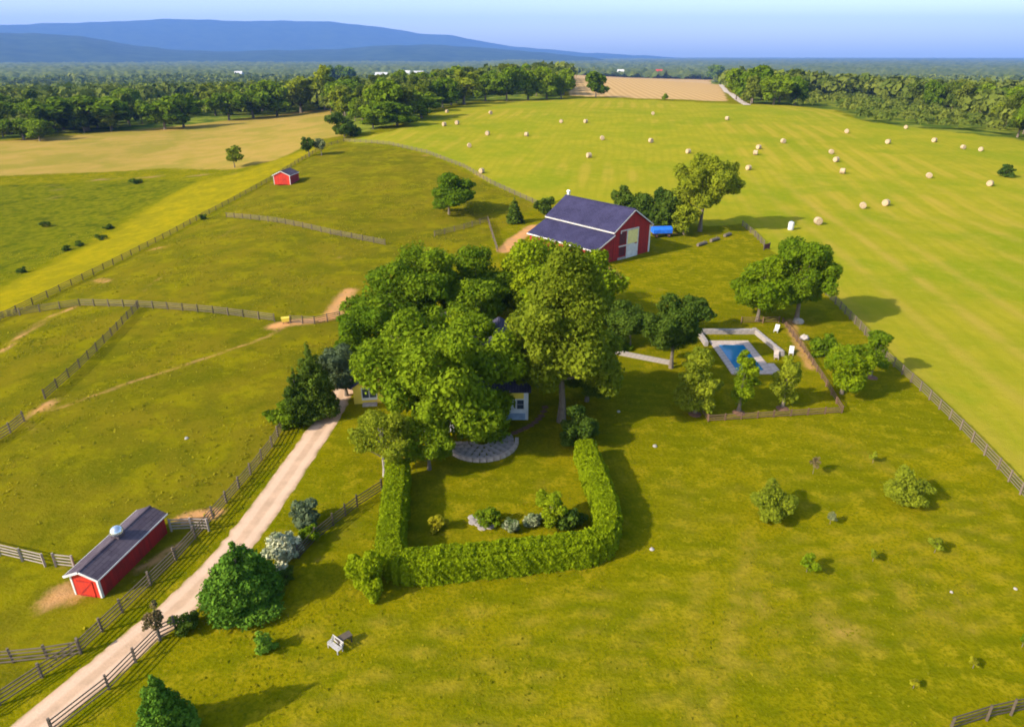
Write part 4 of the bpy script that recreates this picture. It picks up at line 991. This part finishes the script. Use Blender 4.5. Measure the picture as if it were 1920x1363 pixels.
grow('round_shrub', 'dark low rose bed beside the small garden tree', 'shrub', 1066, 990, 958, 50, 'bush', 'leaf_dark', 19, group=G3, nl=9, nmax=1800, dens=1.2)
grow('orchard_tree', 'bushy orchard tree with wide shadow, left of the pair', T, 1442, 962, 898, 92, 'broad', 'leaf_olive', 50, tf=-.06, nl=12, nmax=10000, group=G4)
grow('orchard_tree', 'bushy orchard tree right of the pair, near the grey fence', T, 1694, 942, 880, 88, 'broad', 'leaf_olive', 51, tf=-.06, nl=12, nmax=10000, group=G4)
for i, (lb, x, y, tp, w_, m_) in enumerate([('thin pale sapling above the bushy orchard pair', 1524, 888, 852, 20, 'leaf_rust'), ('pale little sapling between the bushy orchard trees', 1556, 982, 955, 22, 'leaf_scrub'),
        ('leafy sapling with two-pronged shadow below the orchard pair', 1512, 1072, 1040, 40, 'leaf_bright'), ('faint sapling in the middle of the right lawn', 1636, 1052, 1028, 20, 'leaf_olive'),
        ('yellow green sapling right of the orchard pair', 1752, 1036, 1008, 30, 'leaf_olive'), ('tiny sapling near the top of the orchard', 1636, 868, 846, 18, 'leaf_olive'),
        ('tiny yellow sapling low on the right lawn', 1712, 1290, 1270, 18, 'leaf_yellow'), ('tiny yellow sapling at the lower right, above the other one', 1824, 1252, 1232, 18, 'leaf_yellow'),
        ('small dark sapling on the right photo edge', 1916, 1212, 1188, 26, 'leaf_green')]):
    grow('sapling', lb, 'sapling', x, y, tp, w_, 'broad', m_, 60 + i, tf=.25, nl=7, nmax=900, dens=1.6, group=G4, limbs=5, r0=.03)
for i, (x, y) in enumerate([(205, 430), (150, 462), (125, 470), (190, 450), (42, 512), (88, 425), (382, 412), (255, 345)]):
    grow('meadow_bush', ['rightmost dark bush', 'fourth dark bush from the left', 'third dark bush from the left', 'fifth dark bush from the left', 'leftmost dark bush', 'second dark bush from the left', 'dark bush touching the ridge fence', 'small bush at the foot of the tan field'][i] + (' in the green dip' if i < 6 else ' left of the red shed'), 'shrub', x, y, y - 11, 22, 'broad', 'leaf_dark', 80 + i, tf=-.08, nl=8, nmax=600, group='bushes in the green dip')

# ================================================================== FIELD THINGS
# ---- round hay bales
t = NT('bale_straw'); v = t.obj(); n = t.noise(v, 3, 5, .7)
t.out(t.mix(t.ramp(n, .3, .7), (0.48, 0.36, 0.22), (0.32, 0.23, 0.13)), .95, .1); t.bump(n, .8, .08)
mb = MB(); prof = [(.72, -.75), (.86, -.70), (.90, -.4), (.89, 0), (.90, .4), (.86, .70), (.72, .75)]
mb.lathe(prof, 20); mb.v = [(x, z, y + .86) for x, y, z in mb.v]
BALE = mb.mesh('hay_bale', 'bale_straw')
bales = [(880, 277), (903, 325), (1104, 296), (1129, 263), (1220, 268), (987, 256), (914, 254), (857, 234), (833, 237), (920, 215), (838, 212), (1052, 231), (1098, 231), (1224, 216), (1290, 288), (1363, 226), (1416, 291), (1422, 280), (1403, 319),
         (1468, 269), (1558, 289), (1567, 304), (1579, 326), (1587, 250), (1664, 270), (1698, 242), (1751, 267), (1805, 280), (1838, 284), (1741, 334), (1855, 349), (1617, 391), (1660, 386), (1533, 421)]
def ordinal(n): return f"{n}{'th' if 10 <= n % 100 <= 20 else {1: 'st', 2: 'nd', 3: 'rd'}.get(n % 10, 'th')}"
special = {(903, 325): 'pale round hay bale resting against the curved hay field fence', (1533, 421): 'large round hay bale nearest the bright pair of trees', (1290, 288): 'round hay bale showing just above the tall olive barn tree'}
for i, b in enumerate(sorted(bales)):
    p = at(*b); o = put('hay_bale', BALE, None, p); o.rotation_euler = (0, 0, random.Random(i * 3 + 1).uniform(-1.2, 1.2)); k = random.Random(i).uniform(.92, 1.08) * (.97 if b[1] > 300 else 1.03); o.scale = (k, k, k)
    tag(o, special.get(b, f'pale round hay bale on the mown field, {ordinal(i + 1)} bale counting from the left'), 'hay bale', 'round bales on the hay field')

# ---- wagon under a blue tarp beside the barn
p = at(1240, 444)
wg = thing('hay_wagon', 'wagon under a bright blue tarp beside the barn', 'wagon', p, .12)
part('bed', MB().box((0, 0, 1.0), (4.6, 2.0, .2)), 'wagon_steel', wg)
mb = MB(); pr = [(-1.15, 1.05), (-1.18, 1.9), (-.8, 2.35), (0, 2.5), (.8, 2.35), (1.18, 1.9), (1.15, 1.05)]
mb.prism(pr, 'x', -2.35, 2.2); part('tarp', mb, 'blue_tarp', wg)
for x in (-1.5, 1.5):
    for y in (-.95, .95):
        w_ = MB(); w_.lathe([(.30, -.12), (.45, -.12), (.5, 0), (.45, .12), (.30, .12)], 14); w_.v = [(a + x, c + y, b + .5) for a, b, c in w_.v]
        wh = part('wheel', w_, 'rubber', wg); h_ = MB(); h_.lathe([(.22, -.14), (.22, .14)], 10); h_.v = [(a + x, c + y, b + .5) for a, b, c in h_.v]; part('rim', h_, 'wagon_steel', wh)
part('drawbar', MB().box((3.1, 0, .6), (1.8, .12, .12)), 'wagon_steel', wg)
p = at(536, 606)
fe = thing('hay_feeder', 'orange yellow feed box standing in the orange dirt gap', 'feeder', p, .3)
part('trough', MB().prism([(-.5, .35), (.5, .35), (.65, 1.0), (-.65, 1.0)], 'y', -.4, .4), 'yellow_paint', fe)
for x in (-.4, .4):
    for y in (-.3, .3): part('leg', MB().box((x, y, .19), (.08, .08, .4)), 'dark_fence_wood', fe)
# ---- logs, white tank, bench
for i, (x, y, l_) in enumerate([(1316, 460, 3.4), (1340, 452, 3.2), (1364, 443, 2.6)]):
    p = at(x, y); lg = thing('felled_log', ['left', 'middle', 'right'][i] + ' one of three dark logs lying right of the barn', 'log', p, .72, 'dark logs right of the barn')
    mb = MB(); mb.tube([(-l_ / 2, 0, .35), (0, .05, .38), (l_ / 2, 0, .35)], [.36, .38, .33], 9); part('log', mb, 'bark', lg)
    mb = MB(); mb.tube([(l_ * .2, 0, .5), (l_ * .25, .1, 1.0)], [.1, .07], 6); part('branch_stub', mb, 'bark', lg)
p = at(1482, 431)
tk = thing('water_tank', 'narrow white tank standing above the bright pair of trees', 'tank', p)
part('body', MB().lathe([(.62, 0), (.66, .1), (.66, 1.7), (.5, 1.95)], 16), 'white_paint', tk); part('lid', MB().lathe([(.25, 1.9), (.25, 2.1), (.1, 2.15)], 10), 'metal_dome', tk)
p = at(628, 1218)
bn = thing('garden_bench', 'white garden bench with a dark back seat on the front lawn', 'bench', p, math.radians(-38))
bn.scale = (.82, .82, .82)
for k in range(3): part('seat_slat', MB().box((0, -.16 + k * .17, .46), (1.5, .14, .05)), 'weathered_white', bn)
for k in range(3): part('back_slat', MB().box((0, .38 + k * .05, .60 + k * .17), (1.5, .04, .14)), 'weathered_white', bn)
for x in (-.66, .66):
    part('leg', MB().box((x, -.2, .22), (.07, .07, .44)), 'weathered_white', bn); part('leg', MB().box((x, .33, .45), (.07, .07, .9)), 'weathered_white', bn); part('armrest', MB().box((x, .05, .68), (.08, .55, .05)), 'weathered_white', bn)
p = at(646, 1206)
tb = thing('garden_table', 'small dark brown table beside the white garden bench', 'table', p, math.radians(40))
part('table_top', MB().box((0, 0, .66), (1.15, .6, .08)), 'dark_fence_wood', tb)
for x in (-.48, .48):
    for y in (-.22, .22): part('leg', MB().box((x, y, .31), (.08, .08, .62)), 'dark_fence_wood', tb)

# ---- mulch rings under the pool trees
me = MB().lathe([(.75, 0), (.8, .05), (.5, .12), (.05, .15)], 14).mesh('mulch_ring', 'mulch')
for i, (x, y) in enumerate([(1303, 777), (1385, 774), (1467, 766), (1634, 708)]):
    o = put('mulch_ring', me, None, at(x, y) - Vector((0, 0, .02)))
    tag(o, 'brown mulch ring under the ' + ['left tree of the three by the pool', 'middle tree of the three by the pool', 'right tree of the three by the pool', 'round tree at the hay field fence'][i], 'mulch ring', 'mulch rings')

# ================================================================== WOODS
rng = np.random.default_rng(5)
def in_view(px): return (px > -330) & (px < 2250)
cand = []
r = 170.0
while r < 2700:
    s = 9.0 + r / 130 if r < 700 else 12 + r / 170
    for a in np.arange(-0.86, 0.86, s / r):
        rr = r + rng.uniform(-.5, .5) * s; aa = a + rng.uniform(-.5, .5) * s / r
        cand.append((rr * math.sin(aa), rr * math.cos(aa)))
    r += s
cand = np.array(cand)
ok = ~inside(cand[:, 0], cand[:, 1], OPEN) & (seg_dist(cand[:, 0], cand[:, 1], OPEN, True) > 1.0) & (cand[:, 1] > 150)
cand = cand[ok]
def vnoise(x, y, s, seed):
    q = np.random.default_rng(seed); o = 0
    for k in range(6):
        a = q.uniform(0, 6.28); f = q.uniform(.6, 1.5) / s; o = o + np.sin((x * math.cos(a) + y * math.sin(a)) * f * 6.28 + q.uniform(0, 6.28))
    return o / 6
cl = vnoise(cand[:, 0], cand[:, 1], 170, 3)
rad = np.hypot(cand[:, 0], cand[:, 1])
pxs = np.array([proj(x, y, hz(x, y)) for x, y in cand])
left = (pxs[:, 0] < 1000)
gap = np.where(left & (rad < 1000), cl > 0.16, cl > 0.50) & (rad > 200)
far_open = (vnoise(cand[:, 0], cand[:, 1], 420, 8) > 0.36) & left & (rad > 900)
cand = cand[~(gap | far_open)]
Z = hgt(cand[:, 0], cand[:, 1]); rad = np.hypot(cand[:, 0], cand[:, 1])
pxy = np.array([proj(x, y, z) for (x, y), z in zip(cand, Z)])
SCR = poly_px([(1470, 199), (1560, 206), (1605, 226), (1700, 240), (1900, 262), (1880, 240), (1770, 212), (1640, 188), (1500, 178)])
scrub = inside(cand[:, 0], cand[:, 1], SCR)
Hh = np.where(scrub, rng.uniform(4, 7, len(cand)), rng.uniform(11, 20, len(cand)) * np.where(rad > 600, 1.15, 1.0))
Ww = Hh * rng.uniform(.62, .95, len(cand)) * np.where(scrub, 1.25, 1.0)
# named front trees of the left and centre belts, placed after the photograph: column, base row, top row, width, kind
front = [(165, 246, 168, 150, 1), (120, 244, 190, 70, 1), (210, 243, 190, 60, 1), (310, 243, 188, 82, 0), (345, 240, 165, 70, 1), (45, 262, 215, 75, 1), (10, 250, 180, 80, 1), (75, 265, 225, 50, 0), (430, 226, 165, 70, 1), (475, 222, 160, 80, 1),
         (520, 218, 150, 70, 0), (565, 212, 135, 70, 2), (610, 208, 112, 60, 2), (660, 205, 140, 90, 1), (720, 232, 150, 80, 0), (700, 242, 205, 60, 0), (745, 236, 190, 80, 0), (790, 222, 165, 80, 1), (830, 203, 145, 60, 0), (870, 196, 122, 70, 2), (910, 190, 130, 60, 1),
         (950, 190, 125, 62, 0), (990, 188, 124, 60, 1), (1025, 187, 125, 55, 0), (1052, 186, 132, 40, 1), (1117, 183, 133, 44, 0), (1380, 188, 128, 50, 0), (1410, 194, 122, 64, 0), (1450, 197, 130, 60, 1), (1490, 197, 135, 55, 1), (1345, 152, 122, 40, 0),
         (250, 215, 165, 60, 0), (400, 205, 150, 70, 2), (640, 170, 115, 60, 1)]
FT = []
for x, y, tp, w_, k in front:
    p = at(x, y); FT.append((p.x, p.y, p.z, height_to(p, tp), w_ / pscale(p), k))
fp = np.array([f[:2] for f in FT])
near_front = np.array([(np.hypot(fp[:, 0] - x, fp[:, 1] - y) < 9).any() for x, y in cand]) if len(cand) else np.zeros(0, bool)
keep = ~near_front; cand, Z, rad, pxy, scrub, Hh, Ww = (q[keep] for q in (cand, Z, rad, pxy, scrub, Hh, Ww))
# templates, twelve metres high
TPL = {}
for k, (m_, wide, n_) in enumerate([('leaf_green', 10.5, 7), ('leaf_forest', 10, 7), ('leaf_olive', 8, 9), ('leaf_forest', 8.5, 8), ('leaf_forest', 11, 10), ('leaf_scrub', 13, 8), ('leaf_green', 10, 9)]):
    q = np.random.default_rng(900 + k); lb = broad_lobes(q, 12, wide, .10, n_ + 4, .33)
    TPL[k] = (trunk_mb(q, 12, wide, lb, .3, .12, 5).mesh('trunk', 'bark'), crown_mesh('crown', q, lb, m_, .55, 2.0, 4200), wide)
def wood_tree(x, y, z, H, Wd, k, label, group):
    tm, cm, wd = TPL[k]; t_ = thing('woodland_tree', label, 'tree', (x, y, z - .1), random.Random(int(x * 9 + y)).uniform(0, 6.28), group)
    t_.scale = (Wd / wd, Wd / wd, H / 12); put('trunk', tm, t_); put('crown', cm, t_)
order = np.argsort(rad / (Hh + 4)); vis = [i for i in order if in_view(pxy[i, 0])]
N_IND = 300 - len(FT)
ind = set(vis[:N_IND])
desc = {0: 'bright green', 1: 'mid green', 2: 'olive tinted', 3: 'leafy green', 4: 'broad green', 5: 'pale scrubby', 6: 'dark green'}
allt = [(f[0], f[1], f[2], f[3], f[4], {0: 0, 1: 6, 2: 2}[f[5]]) for f in FT]
for i in sorted(ind):
    k = 5 if scrub[i] else int(rng.choice([0, 1, 1, 3, 4, 2, 6])); allt.append((cand[i, 0], cand[i, 1], Z[i], Hh[i], Ww[i], k))
belt = {}
for q in allt:
    px = proj(q[0], q[1], q[2])[0]
    nm = ('wood beyond the tan field' if px < 625 else 'tree belt left of the hay field' if px < 1068 else 'wood right of the stubble field')
    belt.setdefault(nm, []).append((px, q))
for nm, L in belt.items():
    for i, (px, q) in enumerate(sorted(L, key=lambda e: e[0])):
        wood_tree(*q, f'{desc[q[5]]} tree, {ordinal(i + 1)} from the left in the {nm}', 'trees of the ' + nm)
# all the farther trees: one mass
rest = [i for i in range(len(cand)) if i not in ind]
QS, TS = [], []
for i in rest:
    rr = rad[i]; n_ = int(np.clip(56000 / rr, 23, 100))
    H, Wd = Hh[i], Ww[i] * (1.15 if rr < 900 else 1.45)
    D = norm(rng.normal(size=(n_, 3))); D[:, 2] = np.abs(D[:, 2]) * 1.0 - .25
    lump = 1 + .22 * np.sin(D[:, 0] * 5 + i) * np.sin(D[:, 1] * 5 + i * 2) + rng.normal(0, .07, n_)
    Pp = np.stack([D[:, 0] * Wd / 2, D[:, 1] * Wd / 2, D[:, 2] * H * .46], 1) * lump[:, None] + np.array([cand[i, 0], cand[i, 1], Z[i] + H * .52])
    NN = norm(D + rng.normal(size=D.shape) * .45 + [0, 0, .25])
    QS.append(leaf_quads(rng, Pp, NN, 1.9 * math.sqrt(H * Wd / 110) * math.sqrt(80 / n_) * 1.2)); TS.append(np.clip(rng.uniform(0, 1) * .75 + rng.uniform(0, .35, n_), 0, 1))
fo = struct('far_woodland', quads_mesh('far_woodland', np.concatenate(QS), 'leaf_far_shaded', np.concatenate(TS)), 'stuff')
fo['label'] = 'far woods stretching behind the fields to the horizon'
# canopy of the woods beyond, too far to tell trees apart
az = np.linspace(-.95, .95, 600); rs = 2450 * np.exp(np.linspace(0, math.log(22000 / 2450), 110))
AZ, RS = np.meshgrid(az, rs, indexing='ij'); cx_, cy_ = RS * np.sin(AZ), RS * np.cos(AZ)
cn = rng.normal(0, 1, AZ.shape) * 4.2 + 6 * vnoise(cx_, cy_, 90, 21) + 4 * vnoise(cx_, cy_, 300, 22)
cz = hgt(cx_, cy_) + 9 + cn; m_ = vnoise(cx_, cy_, 500, 30) > .40; cz[m_] = hgt(cx_, cy_)[m_] + .3
i0 = (np.arange(599)[:, None] * 110 + np.arange(109)[None, :]).ravel()
me = quads_mesh('distant_woodland', np.stack([cx_.ravel(), cy_.ravel(), cz.ravel()], 1), 'leaf_far_shaded', np.clip(.45 + .32 * rng.normal(0, 1, AZ.size) + .3 * vnoise(cx_, cy_, 240, 9).ravel(), 0, 1), np.stack([i0, i0 + 110, i0 + 111, i0 + 1], 1))
dw_ = struct('distant_woodland', me, 'stuff')

# ---- grass tufts and flower drifts of the pastures
pl = poly_px(PAST); dp = poly_px(GREENDIP)
n = 60000
r = np.sqrt(rng.uniform(32 ** 2, 230 ** 2, n)); a = rng.uniform(-.75, .25, n); tx, ty = r * np.sin(a), r * np.cos(a)
keep = (inside(tx, ty, pl) | inside(tx, ty, dp)) & (vnoise(tx, ty, 22, 40) + .6 * vnoise(tx, ty, 7, 41) + rng.normal(0, .3, n) > 0.25)
tx, ty = tx[keep], ty[keep]; tz = hgt(tx, ty)
Pt = np.repeat(np.stack([tx, ty, tz + .07], 1), 3, 0) + rng.normal(0, .12, (len(tx) * 3, 3)) * [1, 1, .4]
Nt = norm(rng.normal(size=Pt.shape) * [1, 1, .6] + [0, 0, .9])
struct('pasture_tufts', quads_mesh('pasture_tufts', leaf_quads(rng, Pt, Nt, .17), 'grass_tuft', np.repeat(rng.uniform(0, 1, len(tx)), 3)), 'stuff')

n = 70000
r = np.sqrt(rng.uniform(30 ** 2, 125 ** 2, n)); a = rng.uniform(-.62, .72, n); tx, ty = r * np.sin(a), r * np.cos(a)
dl = poly_px([(60, 1363), (250, 1205), (338, 1132), (438, 1029), (530, 908), (566, 856), (612, 790), (640, 740)])
keep = ~inside(tx, ty, pl) & ~inside(tx, ty, poly_px(HAY)) & (seg_dist(tx, ty, dl) > 1.75) & ~((tx > 29) & (tx < 38.5) & (ty > 84) & (ty < 101)) & (vnoise(tx, ty, 14, 50) + .7 * vnoise(tx, ty, 4, 51) + rng.normal(0, .35, n) > -0.05)
tx, ty = tx[keep], ty[keep]; Pt = np.stack([tx, ty, hgt(tx, ty) + .03], 1)
struct('lawn_tufts', quads_mesh('lawn_tufts', leaf_quads(rng, Pt, norm(rng.normal(size=Pt.shape) * .45 + [0, 0, 1]), .15), 'lawn_tuft', rng.uniform(0, 1, len(tx))), 'stuff')

# ================================================================== HAZE
m = bpy.data.materials.new('haze'); m.use_nodes = True; nt = m.node_tree; nt.nodes.remove(nt.nodes['Principled BSDF'])
pv = nt.nodes.new('ShaderNodeVolumePrincipled'); pv.inputs['Color'].default_value = (*HAZE_COLOUR, 1); pv.inputs['Density'].default_value = HAZE_DENSITY; pv.inputs['Anisotropy'].default_value = 0.0
nt.links.new(pv.outputs[0], nt.nodes['Material Output'].inputs['Volume']); MATS['haze'] = m
hb = MB().box((0, 11200, 520), (50000, 26000, 1240))
ho = struct('haze', hb.mesh('haze', 'haze'), 'stuff')
print('leaves', LEAVES[0], 'ground verts', len(X), 'rest trees', len(rest), 'objects', len(bpy.data.objects), 'tris', sum(len(me.polygons) for me in bpy.data.meshes) * 2)
